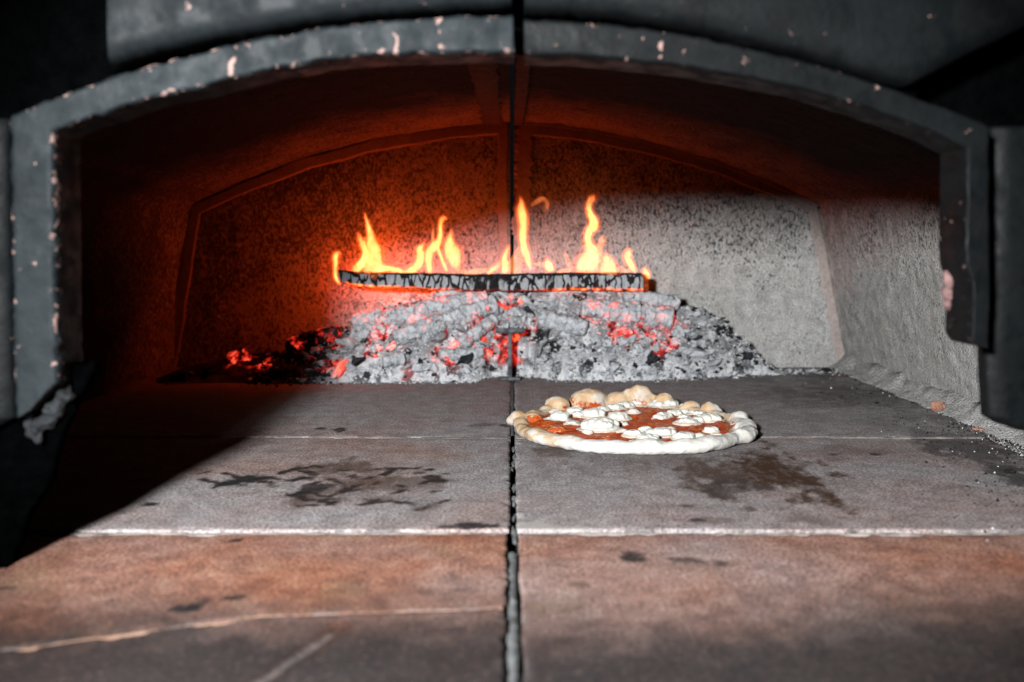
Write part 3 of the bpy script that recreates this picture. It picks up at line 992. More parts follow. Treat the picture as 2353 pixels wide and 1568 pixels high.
# added black plate: edge shaped through the flash to shade the floor behind
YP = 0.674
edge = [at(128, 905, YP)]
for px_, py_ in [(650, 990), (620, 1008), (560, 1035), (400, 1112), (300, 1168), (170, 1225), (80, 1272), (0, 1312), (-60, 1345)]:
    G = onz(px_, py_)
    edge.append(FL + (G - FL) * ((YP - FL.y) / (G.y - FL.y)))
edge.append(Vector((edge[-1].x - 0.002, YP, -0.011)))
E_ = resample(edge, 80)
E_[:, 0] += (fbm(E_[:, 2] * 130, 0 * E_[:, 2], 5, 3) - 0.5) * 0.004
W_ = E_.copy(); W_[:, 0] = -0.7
mk('shadow_plate', np.concatenate([E_ + [0, 0.016, 0], E_, W_, W_ + [0, 0.016, 0]]), grid_faces(4, 80), M_SOOT_SHADE, oven)
cen = np.array([0, 0.696, 0.20])
far = cen + (mp - cen) / np.linalg.norm(mp - cen, axis=1)[:, None] * 1.1
Vb = np.concatenate([mp, far, far + [0, 0.008, 0], mp + [0, 0.008, 0]])
mk('dark_backing', Vb, grid_faces(4, 360), M_SOOT_SHADE, oven)
# fibrous rope of soot in the groove between arch and hood
for side, pts in ((-1, [(1178, 22), (1040, 25), (850, 35), (650, 64), (500, 92), (350, 125), (262, 152)]), (1, [(1206, 32), (1426, 44), (1626, 80), (1826, 122), (2026, 182), (2100, 207)])):
    P = resample([at(x, y, 0.672) for x, y in pts], 420)
    V = []
    for a in range(14):
        ang = a / 14 * 2 * PI
        r = 0.0040 + 0.0034 * fbm(P[:, 0] * 260, 0 * P[:, 0] + a * 1.3, side + 5, 3)
        V.append(P + np.stack([0 * r, np.cos(ang) * r, np.sin(ang) * r], 1))
    V = np.concatenate(V)
    f = []
    for a in range(14):
        b = (a + 1) % 14
        for i in range(419):
            f.append((a * 420 + i, a * 420 + i + 1, b * 420 + i + 1, b * 420 + i))
    mk('seal_rope', V, f, M_SOOT_SHADE, oven)
# broken masonry stuck behind the foot of the bright post
balls = []
for k in range(26):
    t = random.random()
    c = at(150 - 75 * t + random.uniform(-14, 14), 895 + 95 * t + random.uniform(-16, 16), 0.670 + random.uniform(-.004, .004))
    balls.append((c.x, c.y, c.z, *(random.uniform(.003, .007) for _ in range(3))))
V, Fs = blob(balls, 0.0011, 1)
N = vnormals(V, Fs)
V += N * ((fbm(V[:, 0] * 240, V[:, 1] * 240, V[:, 2] * 240, 3)[:, None] - 0.5) * 0.004)
mk('broken_masonry', V, Fs, M_LUMP, oven)
# bare brick showing at the chipped post
balls = []
for k in range(16):
    c = at(2188 + random.uniform(-14, 18), 680 + random.uniform(-46, 40), 0.684 + random.uniform(-.003, .004))
    balls.append((c.x, c.y, c.z, random.uniform(.002, .005), .003, random.uniform(.002, .006)))
V, Fs = blob(balls, 0.0009, 1)
V += vnormals(V, Fs) * ((fbm(V[:, 0] * 300, V[:, 1] * 300, V[:, 2] * 300, 3)[:, None] - 0.5) * 0.003)
mk('bare_brick', V, Fs, M_BARE, oven)

# ------------------------------------------------------------------ pizza
ZP = onz(1476, 1049)
PCX, PR = (1455 - 1176.5) / F * (ZP.y + 0.145), 0.1445
PC = Vector((PCX, ZP.y + PR - 0.002, 0.0))
pizza = empty('pizza', PC, 'round pizza with red sauce and white cheese lying on the oven floor', 'pizza')
ZX = lambda x, y: (x * 0.26173 + 1149.0, y * 0.26173 + 863.7)   # enlarged-view pixel -> picture pixel


def pz(x, y, z):
    return onz(*ZX(x, y), z)


balls = []
nrim = 210
for i in range(nrim):
    a = i / nrim * 2 * PI
    n1 = float(fbm(math.cos(a) * 2.2 + 5, math.sin(a) * 2.2 + 5, 1, 3))
    n2 = float(fbm(math.cos(a) * 6 + 9, math.sin(a) * 6 + 9, 4, 2))
    fr = 0.5 - 0.5 * math.sin(a)                       # 1 at the near side
    R = 0.1335 + (n1 - 0.5) * 0.012
    r = 0.0066 + 0.0022 * fr + (n2 - 0.5) * 0.0050
    if math.sin(a) > 0.25:
        r *= 0.8
    balls.append((PC.x + math.cos(a) * R, PC.y + math.sin(a) * R, r * 0.78, r * 1.25, r * 1.25, r * 0.92))
# the puffed bubbles: centre x, base y in the enlarged view, width, height (px there), depth factor
BUB = [(155, 440, 130, 130, 1), (280, 440, 180, 110, .8), (350, 300, 190, 115, .8), (300, 330, 110, 60, .8), (560, 250, 190, 110, .8), (680, 250, 240, 135, .8), (720, 230, 130, 100, .7), (500, 250, 150, 60, .7),
       (970, 215, 210, 65, .6), (1110, 215, 110, 100, .6), (1150, 200, 110, 80, .5), (1230, 215, 150, 130, .7), (1310, 215, 160, 120, .7), (1440, 215, 110, 55, .5), (1610, 220, 150, 70, .6), (1660, 230, 90, 45, .6), (1915, 275, 150, 50, .6),
       (2050, 330, 150, 90, .7), (2110, 320, 90, 90, .6), (2150, 430, 140, 120, .8), (2120, 510, 130, 100, .8), (2090, 570, 130, 90, .8), (2060, 400, 70, 50, .6), (2040, 470, 60, 40, .6), (2000, 610, 140, 80, .8),
       (410, 490, 130, 70, .7), (500, 540, 150, 90, .8), (640, 570, 120, 60, .8), (940, 600, 130, 70, .8), (340, 540, 100, 70, .7), (1330, 640, 130, 60, .8), (1620, 640, 120, 60, .8), (1850, 610, 140, 70, .8)]
for (x, y, w, h, dk) in BUB:
    p = pz(x, y, 0.0)
    dd = math.hypot(p.x - PC.x, p.y - PC.y)
    if dd > 0.139:
        p = PC + (p - PC) * (0.139 / dd)
    k = p.y / F * 0.26173
    ztop = at(*ZX(x, y - h), p.y).z + 0.0012
    rx, rz = w * k / 2 * 1.22, max(ztop / 2, 0.004)
    for q_ in range(4):
        j_ = 0.0 if q_ == 0 else 1.0
        sc_ = 1.0 if q_ == 0 else random.uniform(0.5, 0.75)
        balls.append((p.x + j_ * random.uniform(-.75, .75) * rx, p.y + j_ * random.uniform(-.5, .2) * rx * dk, rz * sc_, rx * sc_, min(rx * dk, 0.017) * sc_ * 1.1, rz * sc_))
disc = []
dn = 64
dv = [(PC.x + math.cos(i / dn * 2 * PI) * 0.134, PC.y + math.sin(i / dn * 2 * PI) * 0.134, z) for z in (0.0008, 0.0062) for i in range(dn)]
df = [tuple(range(dn - 1, -1, -1)), tuple(range(dn, 2 * dn))] + [(i, (i + 1) % dn, dn + (i + 1) % dn, dn + i) for i in range(dn)]
V, Fs = blob(balls, 0.0013, 13, [(dv, df)])
N = vnormals(V, Fs)
V += N * (((fbm(V[:, 0] * 55, V[:, 1] * 55, V[:, 2] * 55, 3) - 0.5) * 0.0035) + ((fbm(V[:, 0] * 190, V[:, 1] * 190, V[:, 2] * 190, 3) - 0.5) * 0.0014))[:, None]
V[:, 2] = np.maximum(V[:, 2], 0.0006)
rel = V - np.array(PC)
rr = np.hypot(rel[:, 0], rel[:, 1])
ang = np.arctan2(rel[:, 1], rel[:, 0])
back = sstep(-0.15, 0.25, np.sin(ang) - 0.15 * np.cos(ang)) + sstep(0.55, 0.9, -np.cos(ang) + 0.1)
nb = fbm(V[:, 0] * 35, V[:, 1] * 35, V[:, 2] * 35, 4)
tan = np.clip(back * sstep(0.3, 0.55, nb + 0.10) * (1 - 0.8 * sstep(0.134, 0.142, rr) * (nb > 0.48)) + 0.9 * sstep(0.124, 0.112, rr), 0, 1)
right = sstep(0.75, 0.95, np.cos(ang))
tan *= 1 - right * sstep(0.128, 0.134, rr)
smear = sstep(0.134, 0.118, rr) * 0.62 * sstep(0.019, 0.010, V[:, 2]) + 0.30 * np.exp(-((ang - 1.95) / 0.2) ** 2) * sstep(0.150, 0.118, rr) + 0.45 * np.exp(-((ang - 1.35) / 0.13) ** 2) * sstep(0.155, 0.12, rr)
smear += 0.25 * np.exp(-((ang - 2.9) / 0.25) ** 2) * sstep(0.15, 0.115, rr)
for (x_, y_, z_, rad_, st_) in [(700, 190, .016, .011, .75), (620, 245, .012, .012, .6), (760, 215, .012, .008, .7), (960, 190, .012, .016, .8), (1340, 180, .016, .011, .8), (1290, 150, .02, .006, .6), (255, 400, .012, .012, .3), (320, 300, .010, .010, .35), (2060, 275, .016, .009, .5), (2030, 310, .012, .012, .5), (1440, 215, .01, .012, .5)]:
    q_ = at(*ZX(x_, y_), onz(*ZX(x_, y_), z_).y)
    dd_ = np.linalg.norm((V - np.array(q_)) * np.array((1, 0.45, 1)), axis=1)
    smear = np.maximum(smear, st_ * np.exp(-(dd_ / rad_) ** 2))
smear *= np.where(np.sin(ang) < -0.2, sstep(0.125, 0.114, rr), 1)
mk('crust', V, Fs, M_DOUGH, pizza, attrs={'tan': tan, 'smear': np.clip(smear, 0, 1)}, origin=PC)

# sauce: a rough wet sheet
nr, na = 90, 260
R_, A_ = np.meshgrid(np.linspace(0.0, 1, nr), np.linspace(0, 2 * PI, na, endpoint=False), indexing='ij')
lim = 0.1165 + (fbm(np.cos(A_) * 3 + 4, np.sin(A_) * 3 + 4, 2, 4) - 0.5) * 0.022
X = PC.x + np.cos(A_) * R_ * lim
Y = PC.y + np.sin(A_) * R_ * lim
Z = 0.0078 + (fbm(X * 55, Y * 55, 1, 4) - 0.5) * 0.0065 + (fbm(X * 200, Y * 200, 1, 3) - 0.5) * 0.0022 - 0.006 * sstep(0.94, 1.0, R_)
V = np.stack([X, Y, Z], -1).reshape(-1, 3)
mk('sauce', V, [f[::-1] for f in grid_faces(nr, na, True)], M_SAUCE, pizza, origin=PC)

CH = [(530, 400, 150, 95), (465, 395, 150, 40), (660, 335, 140, 65), (820, 375, 170, 100), (720, 360, 150, 60), (880, 490, 310, 130), (1040, 385, 180, 75), (1010, 300, 160, 60), (1100, 280, 140, 60), (1190, 265, 150, 65),
      (1165, 330, 110, 45), (1255, 240, 130, 75), (1415, 275, 250, 80), (1440, 375, 130, 60), (1530, 350, 130, 60), (1400, 385, 110, 50), (1620, 335, 80, 45), (1725, 345, 140, 50), (1840, 400, 200, 75), (1730, 410, 110, 55), (1640, 425, 190, 60),
      (1620, 380, 110, 45), (1185, 535, 180, 65), (1300, 590, 190, 85), (1410, 530, 230, 80), (1280, 500, 120, 60), (1620, 565, 180, 75), (1745, 550, 90, 50), (1855, 500, 115, 60), (1640, 280, 110, 40), (1070, 500, 90, 35), (870, 260, 110, 40),
      (640, 430, 130, 40), (770, 505, 80, 35), (910, 310, 110, 45), (1490, 475, 90, 25), (1080, 440, 80, 40), (1175, 590, 80, 30), (1900, 530, 90, 30), (480, 320, 80, 30)]
for (x, y, w, h) in CH:
    p = pz(x, y - h * 0.15, 0.008)
    k = p.y / F * 0.26173
    ztop = max(at(*ZX(x, y - h * 1.05), p.y).z, 0.0115)
    rx, rz = w * k / 2 * 1.25, (ztop - 0.0085) * 0.9
    nb_ = max(5, int(w * h / 900))
    bl = []
    for _ in range(nb_ + 6):
        a, q = random.uniform(0, 2 * PI), math.sqrt(random.random()) * 0.85
        u = rz * random.uniform(0.36, 0.6)
        u = min(max(u, 0.0019), 0.0048)
        bl.append((p.x + math.cos(a) * q * (rx - u * .6), p.y + math.sin(a) * q * max(rx * 0.75 - u * .6, 0.002), 0.0085 + max(rz - u * .8, 0.001) * (1 - 0.6 * q * q) * random.uniform(0.7, 1), u * 1.25, u * 1.25, u))
    bl.append((p.x, p.y, 0.0078, rx * 1.2, min(rx * 0.95, 0.02), 0.0030))
    bl.append((p.x, p.y, 0.0085, rx * 0.94, min(rx * 0.7, 0.016), max(rz * 0.72, 0.0025)))
    V, Fs = blob(bl, 0.0008, 8)
    V += vnormals(V, Fs) * ((fbm(V[:, 0] * 200, V[:, 1] * 200, V[:, 2] * 200, 3)[:, None] - 0.5) * 0.0013)
    low = 1 - sstep(0.0075, 0.0135, V[:, 2])
    mk('cheese_curd', V, Fs, M_CHEESE, pizza, attrs={'low': low}, origin=(p.x, p.y, 0.0065))

# ------------------------------------------------------------------ embers and ash
CREST = [(300, 875), (400, 862), (480, 840), (560, 826), (640, 822), (700, 800), (790, 762), (850, 722), (930, 705), (1000, 692), (1100, 682), (1180, 676), (1350, 676), (1480, 684), (1560, 712), (1610, 728), (1660, 752), (1705, 790), (1745, 826), (1790, 846), (1860, 853), (1950, 857)]
YC = 1.668
cr = [at(x, y, YC) for x, y in CREST]
CX = np.array([c.x for c in cr])
CZ = np.array([max(c.z, 0.002) for c in cr])
FOOT = [(380, 884), (520, 880), (640, 884), (760, 880), (900, 878), (1090, 876), (1130, 866), (1225, 864), (1270, 872), (1400, 876), (1560, 872), (1700, 862), (1780, 858), (1950, 856)]
ft = [onz(x, y) for x, y in FOOT]
FX = np.array([c.x for c in ft])
FYv = np.array([c.y for c in ft])


def heap(x, y):
    h = np.interp(x, CX, CZ)
    f = np.interp(x, FX, FYv) + (fbm(np.asarray(x) * 28, 0, 1, 3) - 0.5) * 0.02
    f = np.minimum(f, YC - 0.02)
    t = np.clip((y - f) / (YC - f), 0, 1.08)
    h = h * (1 - sstep(0.42, 0.47, np.asarray(x)))
    z = h * np.power(t, 0.75)
    notch = np.exp(-((np.asarray(x) - 0.004) / 0.019) ** 4) * (np.asarray(y) < 1.63)
    return z * (1 - 0.8 * notch)


GLOW = [(555, 830, 36, 1.0), (605, 838, 32, 1.0), (700, 795, 46, .9), (755, 800, 34, 1), (770, 836, 30, 1), (735, 825, 30, .9), (860, 800, 30, .8), (900, 752, 60, .7), (972, 735, 34, 1), (1050, 712, 40, .7), (1118, 780, 45, .9), (1150, 800, 40, .8), (1195, 785, 28, 1.3), (1215, 745, 22, 1.5), (1170, 705, 35, .7),
        (1380, 735, 48, .9), (1440, 745, 45, .8), (1525, 765, 45, .9), (1420, 770, 35, .8), (1300, 670, 40, .4), (1100, 700, 35, .6), (1020, 800, 60, .45), (1500, 800, 30, .5), (1190, 820, 16, .9), (940, 860, 30, .25)]
GW = []
for (x, y, r, g) in GLOW:
    p = None
    for Yq in np.linspace(1.56, 1.72, 60):
        q = at(x, y, Yq)
        if heap(q.x, q.y) >= q.z:
            p = q
            break
    p = p or at(x, y, 1.65)
    GW.append((p.x, p.y, p.z, r * 1.65 / F, g))


def glow_at(x, y, z):
    g = np.zeros(np.shape(x))
    for (gx, gy, gz, r, s) in GW:
        d = np.sqrt((x - gx) ** 2 + ((y - gy) * 0.6) ** 2 + (z - gz) ** 2)
        g = np.maximum(g, s * (1 - sstep(0.55, 1.25, d / r)))
    return g


nx, ny = 620, 130
XX, YY = np.meshgrid(np.linspace(-0.575, 0.575, nx), np.linspace(1.535, 1.748, ny))
ZZ = heap(XX, YY)
rgh = np.clip(ZZ * 14, 0, 1)
lump = fbm(XX * 42, YY * 42, ZZ * 42, 4) - 0.5
fine_ = fbm(XX * 150, YY * 150, ZZ * 150, 3) - 0.5
ZZ = ZZ + rgh * (lump * 0.032 + fine_ * 0.012) - 0.003 * (ZZ <= 0.001)
V = np.stack([XX, YY, ZZ], -1).reshape(-1, 3)
Fs = grid_faces(ny, nx)
gl = glow_at(V[:, 0], V[:, 1], V[:, 2]) * sstep(0.52, 0.42, fbm(XX * 42, YY * 42, heap(XX, YY) * 42, 4)).reshape(-1) * 1.2
char_shade = 0.9 * sstep(-0.26, -0.33, V[:, 0]) + 0.62 * sstep(0.015, 0.05, V[:, 2]) * sstep(0.36, 0.5, fbm(XX * 60, YY * 60, ZZ * 60, 4)).ravel() + 0.85 * sstep(0.26, 0.33, lump.ravel() * -1 + 0.2)  # darker at one end; dark in hollows stands in for crevice shade
AV, AF, AG, AC = [V], list(Fs), [gl], [char_shade]
base = len(V)
# flakes of ash and char lying all over it, and thinning out along the wall
nfl = 10000
fv, fg, fc = [], [], []
for k in range(nfl):
    x = random.uniform(-0.42, 0.44)
    if random.random() < 0.13:
        x = random.uniform(0.28, 0.57)
    f0 = float(np.interp(x, FX, FYv))
    y = f0 + (YC + 0.06 - f0) * random.random() ** 1.35 - random.random() ** 3 * 0.034
    z = float(heap(x, y)) + float((fbm(x * 42, y * 42, float(heap(x, y)) * 42, 4) - 0.5) * 0.032) * min(1, float(heap(x, y)) * 14)
    z = max(z, 0.0)
    s = (random.uniform(0.0010, 0.0034) if random.random() < 0.84 else random.uniform(0.0036, 0.0072)) * (0.6 if z < 0.004 else 1)
    q = Matrix.Rotation(random.uniform(0, 6.3), 3, 'Z') @ Matrix.Rotation(random.uniform(-1.2, 1.2), 3, 'X') @ Matrix.Rotation(random.uniform(-.8, .8), 3, 'Y')
    b0 = base + len(fv)
    for vx, vy, vz in ((1, 0, 0), (0.3, .8, 0), (-.9, .35, 0), (-.5, -.8, 0), (.6, -.7, 0), (0, 0, .35), (0, 0, -.35)):
        w = q @ Vector((vx * s * random.uniform(.7, 1.3), vy * s * random.uniform(.5, 1.1), vz * s * random.uniform(.6, 1.4)))
        fv.append((x + w.x, y + w.y, z + w.z + s * 0.25))
    for i in range(5):
        AF.append((b0 + i, b0 + (i + 1) % 5, b0 + 5))
        AF.append((b0 + (i + 1) % 5, b0 + i, b0 + 6))
    c = 1.0 if random.random() < (0.16 if x < 0.3 else 0.34) else 0.0
    if x < -0.29:
        c = 1.0 if random.random() < 0.85 else 0
    fc += [c] * 7
    fg += [0.0] * 7
fv = np.array(fv)
fgl = glow_at(fv[:, 0], fv[:, 1], fv[:, 2]) * np.repeat((RNG.random(nfl) < 0.16), 7) * 0.8
AV.append(fv)
ash = mk('ash_bed', np.concatenate(AV), AF, M_ASH, smooth=False, attrs={'glow': np.concatenate([gl, fgl]), 'char': np.concatenate([char_shade, np.array(fc)])}, origin=(0, 1.64, 0))
tag(ash, 'pale grey ash and crumbled char banked against the back wall', 'ash', kind='stuff')


def surf(px, py):
    for Yq in np.linspace(1.55, 1.74, 120):
        q = at(px, py, Yq)
        if float(heap(q.x, q.y)) >= q.z:
            return q
    return at(px, py, 1.72)


# charred logs lying in the heap
def char_log(name, pa, pb, r0, r1, label, ashv, glow, lift=0.004, seed=0, cut=None):
    A, B = surf(*pa), surf(*pb)
    A, B = A + Vector((0, -0.002, lift + 0.004)), B + Vector((0, -0.002, lift + 0.004))
    ra, rb = 1.1 * r0 * A.y / F, 1.1 * r1 * B.y / F
    ax = (B - A)
    Lg = ax.length
    ax.normalize()
    up = Vector((0, 0, 1))
    sd = ax.cross(up).normalized()
    up = sd.cross(ax)
    n, mseg = max(30, int(Lg / 0.0016)), 40
    V = []
    for i in range(n):
        t = i / (n - 1)
        endf = min(1.0, (min(t, 1 - t) * Lg / (0.25 * ra)) ** 0.5 if min(t, 1 - t) * Lg < 0.25 * ra else 1.0)
        r = (ra + (rb - ra) * t) * (0.75 + 0.25 * endf)
        c = A + ax * (Lg * t)
        for j in range(mseg):
            a = j / mseg * 2 * PI
            V.append(tuple(c + (sd * math.cos(a) + up * math.sin(a)) * r))
    c0_, c1_ = len(V), len(V) + 1
    V += [tuple(A), tuple(B)]
    V = np.array(V)
    ctr = np.array(A) + np.outer((V - np.array(A)) @ np.array(ax), np.array(ax))
    rad = V - ctr
    s1 = (fbm(V[:, 0] * 60 + seed, V[:, 1] * 60, V[:, 2] * 60, 4) - 0.5)
    tt = (V - np.array(A)) @ np.array(ax)
    cr_ = sstep(0.66, 0.78, fbm(tt * 160 + s1 * 2, V[:, 2] * 30, seed + 2.0, 2))
    V = ctr + rad * (1 + s1 * 0.5 + 0.5 * (fbm(V[:, 0] * 190, V[:, 1] * 190, V[:, 2] * 190 + seed, 3) - 0.5) - cr_ * 0.2)[:, None]
    Fs = grid_faces(n, mseg, True)
    Fs += [(c0_, (j + 1) % mseg, j) for j in range(mseg)] + [(c1_, (n - 1) * mseg + j, (n - 1) * mseg + (j + 1) % mseg) for j in range(mseg)]
    o = mk(name, V, [f[::-1] for f in Fs], M_COALLOG)
    o['ash'], o['glow'] = ashv, glow
    return tag(o, label, 'charred log', 'charred logs in the ember heap')


char_log('charred_log', (812, 755), (990, 735), 17, 22, 'ash-white charred log glowing red along its underside', 1.2, 0.50, 0.008, 1)
char_log('charred_log', (960, 735), (1120, 700), 20, 20, 'short charred log with a bright red broken end above the cracked one', 0.9, 0.55, 0.008, 2)
char_log('charred_log', (905, 800), (1140, 722), 17, 22, 'long slanting charred log cracked into grey blocks', 1.15, 0.30, 0.012, 3)
char_log('charred_log', (662, 812), (782, 778), 17, 18, 'dark red glowing log lying in the shadowed end of the heap', 0.15, 0.50, 0.006, 4)
char_log('charred_log', (1060, 815), (1135, 755), 15, 14, 'steep ash-coated log leaning beside the iron stand', 1.2, 0.45, 0.012, 5)
char_log('charred_log', (1335, 725), (1545, 752), 20, 25, 'thick charred log with a red glowing flank beyond the iron stand', 0.95, 0.52, 0.010, 6)
char_log('charred_log', (1430, 700), (1560, 715), 13, 15, 'grey charred log resting behind the thick glowing one', 1.3, 0.0, 0.010, 7)
char_log('charred_log', (1010, 832), (1110, 826), 11, 11, 'small pale grey charred log low on the front slope', 1.3, 0.05, 0.008, 8)
char_log('charred_log', (1240, 750), (1350, 775), 20, 17, 'brownish ash-crusted log just beyond the iron stand', 1.4, 0.02, 0.010, 9)
char_log('charred_log', (1010, 690), (1130, 678), 12, 12, 'ash-covered log directly under the burning stick', 1.3, 0.25, 0.008, 10)
char_log('charred_log', (525, 838), (575, 826), 12, 15, 'rounded red ember log at the darkest end of the heap', 0.0, 0.60, 0.006, 11)
char_log('charred_log', (880, 845), (930, 838), 13, 13, 'stubby cream-coloured ash log at the foot of the heap', 1.4, 0.1, 0.006, 12)

# lumps of charcoal
PROTO = []
for k in range(14):
    bm = bmesh.new()
    for _ in range(15):
        v = Vector((random.gauss(0, 1), random.gauss(0, 1), random.gauss(0, 1))).normalized()
        bm.verts.new((v.x * random.uniform(0.8, 1.35), v.y * random.uniform(.6, 1), v.z * random.uniform(.5, .85)))
    bmesh.ops.convex_hull(bm, input=bm.verts)
    for v in [v for v in bm.verts if not v.link_faces]:
        bm.verts.remove(v)
    bmesh.ops.triangulate(bm, faces=bm.faces)
    bmesh.ops.subdivide_edges(bm, edges=bm.edges, cuts=3, use_grid_fill=True)
    for v in bm.verts:
        v.co *= 1 + 0.45 * (mnoise.noise(v.co * 1.6 + Vector((k * 5, 0, 0)))) + 0.16 * mnoise.noise(v.co * 5 + Vector((0, k, 0)))
        v.co *= 0.010
    me = bpy.data.meshes.new('charcoal_lump')
    bm.to_mesh(me)
    bm.free()
    me.materials.append(M_COAL)
    PROTO.append(me)
ZONE = [('on the dark end of the heap', 400, 700), ('on the heap below the burning stick', 700, 1140), ('on the heap beyond the iron stand', 1205, 1600), ('on the thin tail of the heap by the wall', 1600, 1800)]
cnt = 0
tries = 0
proto_obj = {}
while cnt < 296 and tries < 4000:
    tries += 1
    px = random.choice([random.uniform(400, 1800), random.uniform(720, 1620), random.uniform(720, 1620)])
    top = float(np.interp(px, [p[0] for p in CREST], [p[1] for p in CREST]))
    bot = float(np.interp(px, [p[0] for p in FOOT], [p[1] for p in FOOT]))
    if 1140 <= px < 1212 and 735 < bot:
        py = random.uniform(top, 735)
    else:
        py = random.uniform(top + 4, bot - 6)
    z = [q for q in ZONE if q[1] <= px < q[2]] or [ZONE[1]]
    zone = z[0][0]
    p = surf(px, py)
    g = float(glow_at(np.array([p.x]), np.array([p.y]), np.array([p.z]))[0])
    u = random.random()
    s = random.choice([random.uniform(0.4, 0.9), random.uniform(0.8, 1.7)]) * (1.0 if py < bot - 25 else 0.7)
    if g > 0.4 and u < 0.6:
        look, av, gv = 'red glowing', (0.55 if px > 760 else 0.1), random.uniform(0.5, 0.8) - (0.2 if px < 760 else 0)
    elif u < (0.14 if px < 1600 and px > 700 else 0.55):
        look, av, gv = 'black charred', -0.1, 0.0
    elif u < 0.3 and g > 0.1:
        look, av, gv = 'half glowing ashy', 0.9, 0.38
    else:
        look, av, gv = 'ash-grey', (1.1 if px > 700 else 0.2), 0.0
    o = bpy.data.objects.new('charcoal_lump', random.choice(PROTO))
    C.objects.link(o)
    o.location = p + Vector((0, 0.0, 0.002 * s))
    o.rotation_euler = (random.uniform(-.6, .6), random.uniform(-.6, .6), random.uniform(0, 6.3))
    o.scale = (s * random.uniform(.8, 1.5), s, s * random.uniform(.75, 1.1))
    o['ash'], o['glow'] = av, gv
    tag(o, '%s charcoal lump %s' % (look, zone), 'charcoal lump', '%s charcoal lumps %s' % (look, zone))
    cnt += 1

# ------------------------------------------------------------------ iron stand
SB = onz(1176, 874)
st = empty('log_stand', (SB.x, SB.y, 0), 'small ashy iron T-shaped stand in front of the embers', 'log stand')


def boxm(name, x0, x1, y0, y1, z0, z1, m, parent, bev=0.001, taper=0.0):
    bm = bmesh.new()
    bmesh.ops.create_cube(bm, size=1)
    for v in bm.verts:
        k = 1 - taper * (v.co.z + 0.5)
        v.co = Vector(((x0 + x1) / 2 + v.co.x * k * (x1 - x0), (y0 + y1) / 2 + v.co.y * k * (y1 - y0), (z0 + z1) / 2 + v.co.z * (z1 - z0)))
    bmesh.ops.bevel(bm, geom=bm.edges[:], offset=bev, segments=2, affect='EDGES')
    bm.verts.index_update()
    V = [tuple(v.co) for v in bm.verts]
    Fs = [tuple(v.index for v in f.verts) for f in bm.faces]
    bm.free()
    return mk(name, V, Fs, m, parent)


y0 = SB.y
zt = at(1172, 766, y0).z
k = y0 / F
xc = (1172 - 1176.5) * k
boxm('stem', xc - 0.0032, xc + 0.0032, y0 - 0.003, y0 + 0.003, 0.005, zt, M_IRON, st, 0.0008)
boxm('top_plate', (1139 - 1176.5) * k, (1207 - 1176.5) * k, y0 - 0.004, y0 + 0.034, zt, zt + 0.008, M_IRON, st, 0.0015)
boxm('foot', (1143 - 1176.5) * k, (1196 - 1176.5) * k, y0 - 0.012, y0 + 0.010, 0.0006, 0.005, M_IRON, st, 0.001)
boxm('rear_leg', xc - 0.003, xc + 0.003, y0 + 0.026, y0 + 0.032, 0.0006, zt, M_IRON, st, 0.0008)
bl = []
for _ in range(40):
    a = random.gauss(0, 0.011)
    bl.append((xc + 0.001 + a, y0 + 0.014 + random.uniform(-.012, .012), zt + 0.008 + 0.007 * math.exp(-(a / 0.012) ** 2) * random.random(), *(random.uniform(.0015, .0036) for _ in range(3))))
V, Fs = blob(bl, 0.0008, 1)
V += vnormals(V, Fs) * ((fbm(V[:, 0] * 400, V[:, 1] * 400, V[:, 2] * 400, 2)[:, None] - 0.5) * 0.0025)
o = mk('ash_pile', V, Fs, M_COAL)
o['ash'], o['glow'] = 1.3, 0.0
tag(o, 'small mound of grey ash on top of the iron stand', 'ash mound')

# ------------------------------------------------------------------ burning stick
YL = 1.645
stick = empty('burning_stick', (at(1135, 668, YL).x, YL + 0.014, at(1135, 668, YL).z), 'long square stick of wood burning on top of the ember heap', 'burning log')
n = 420
tops = [(776, 622), (830, 626), (900, 628), (1000, 630), (1100, 632), (1200, 630), (1300, 628), (1400, 628), (1478, 629)]
bots = [(776, 650), (820, 658), (900, 661), (1000, 667), (1100, 670), (1200, 671), (1300, 668), (1400, 668), (1478, 670)]
T = resample([at(x, y, YL) for x, y in tops], n)
B = resample([at(x, y, YL) for x, y in bots], n)
D = 0.030
prof = []
for u in np.linspace(0, 1, 16):
    prof.append((0.0, u))                 # front face, bottom to top
for u in np.linspace(0.08, 1, 12):
    prof.append((u, 1.0))                 # top
for u in np.linspace(0.92, 0, 14):
    prof.append((1.0, u))                 # back
for u in np.linspace(0.92, 0.08, 12):
    prof.append((u, 0.0))                 # bottom
np_ = len(prof)
rows, ga, aa = [], [], []
for (d, u) in prof:
    R = B + (T - B) * u
    R[:, 1] = YL + D * d
    # round the corners
    cz_ = (B + T) / 2
    q = max(abs(2 * u - 1), abs(2 * d - 1)), min(abs(2 * u - 1), abs(2 * d - 1))
    if q[1] > 0.8:
        sh = (q[1] - 0.8) / 0.2 * 0.0022
        R[:, 2] += sh * (1 if u < .5 else -1)
        R[:, 1] += sh * (1 if d < .5 else -1)
    rows.append(R)
    g = 0.0
    if d == 0.0 and u < 0.16:
        g = 1.0 - u / 0.16 * 0.5
    if u == 0.0:
        g = max(0.55, 1.0 - d)
    px = np.linspace(776, 1478, n)
    gx = np.interp(px, [776, 800, 930, 1000, 1090, 1180, 1250, 1300, 1478], [.8, 1.15, 1.0, .8, .1, .05, .4, .9, 1.0])
    ga.append(g * gx)
    aa.append(np.interp(px, [776, 830, 1040, 1085, 1120, 1170, 1220, 1260, 1300, 1478], [.85, .95, .95, .5, .35, .55, .75, .45, .75, .98]) * (1 if d == 0.0 and u < 0.9 else 0.35))
V = np.concatenate(rows)
ns = (fbm(V[:, 0] * 95, V[:, 1] * 60, V[:, 2] * 45, 4) - 0.5)
V[:, 1] += ns * 0.005
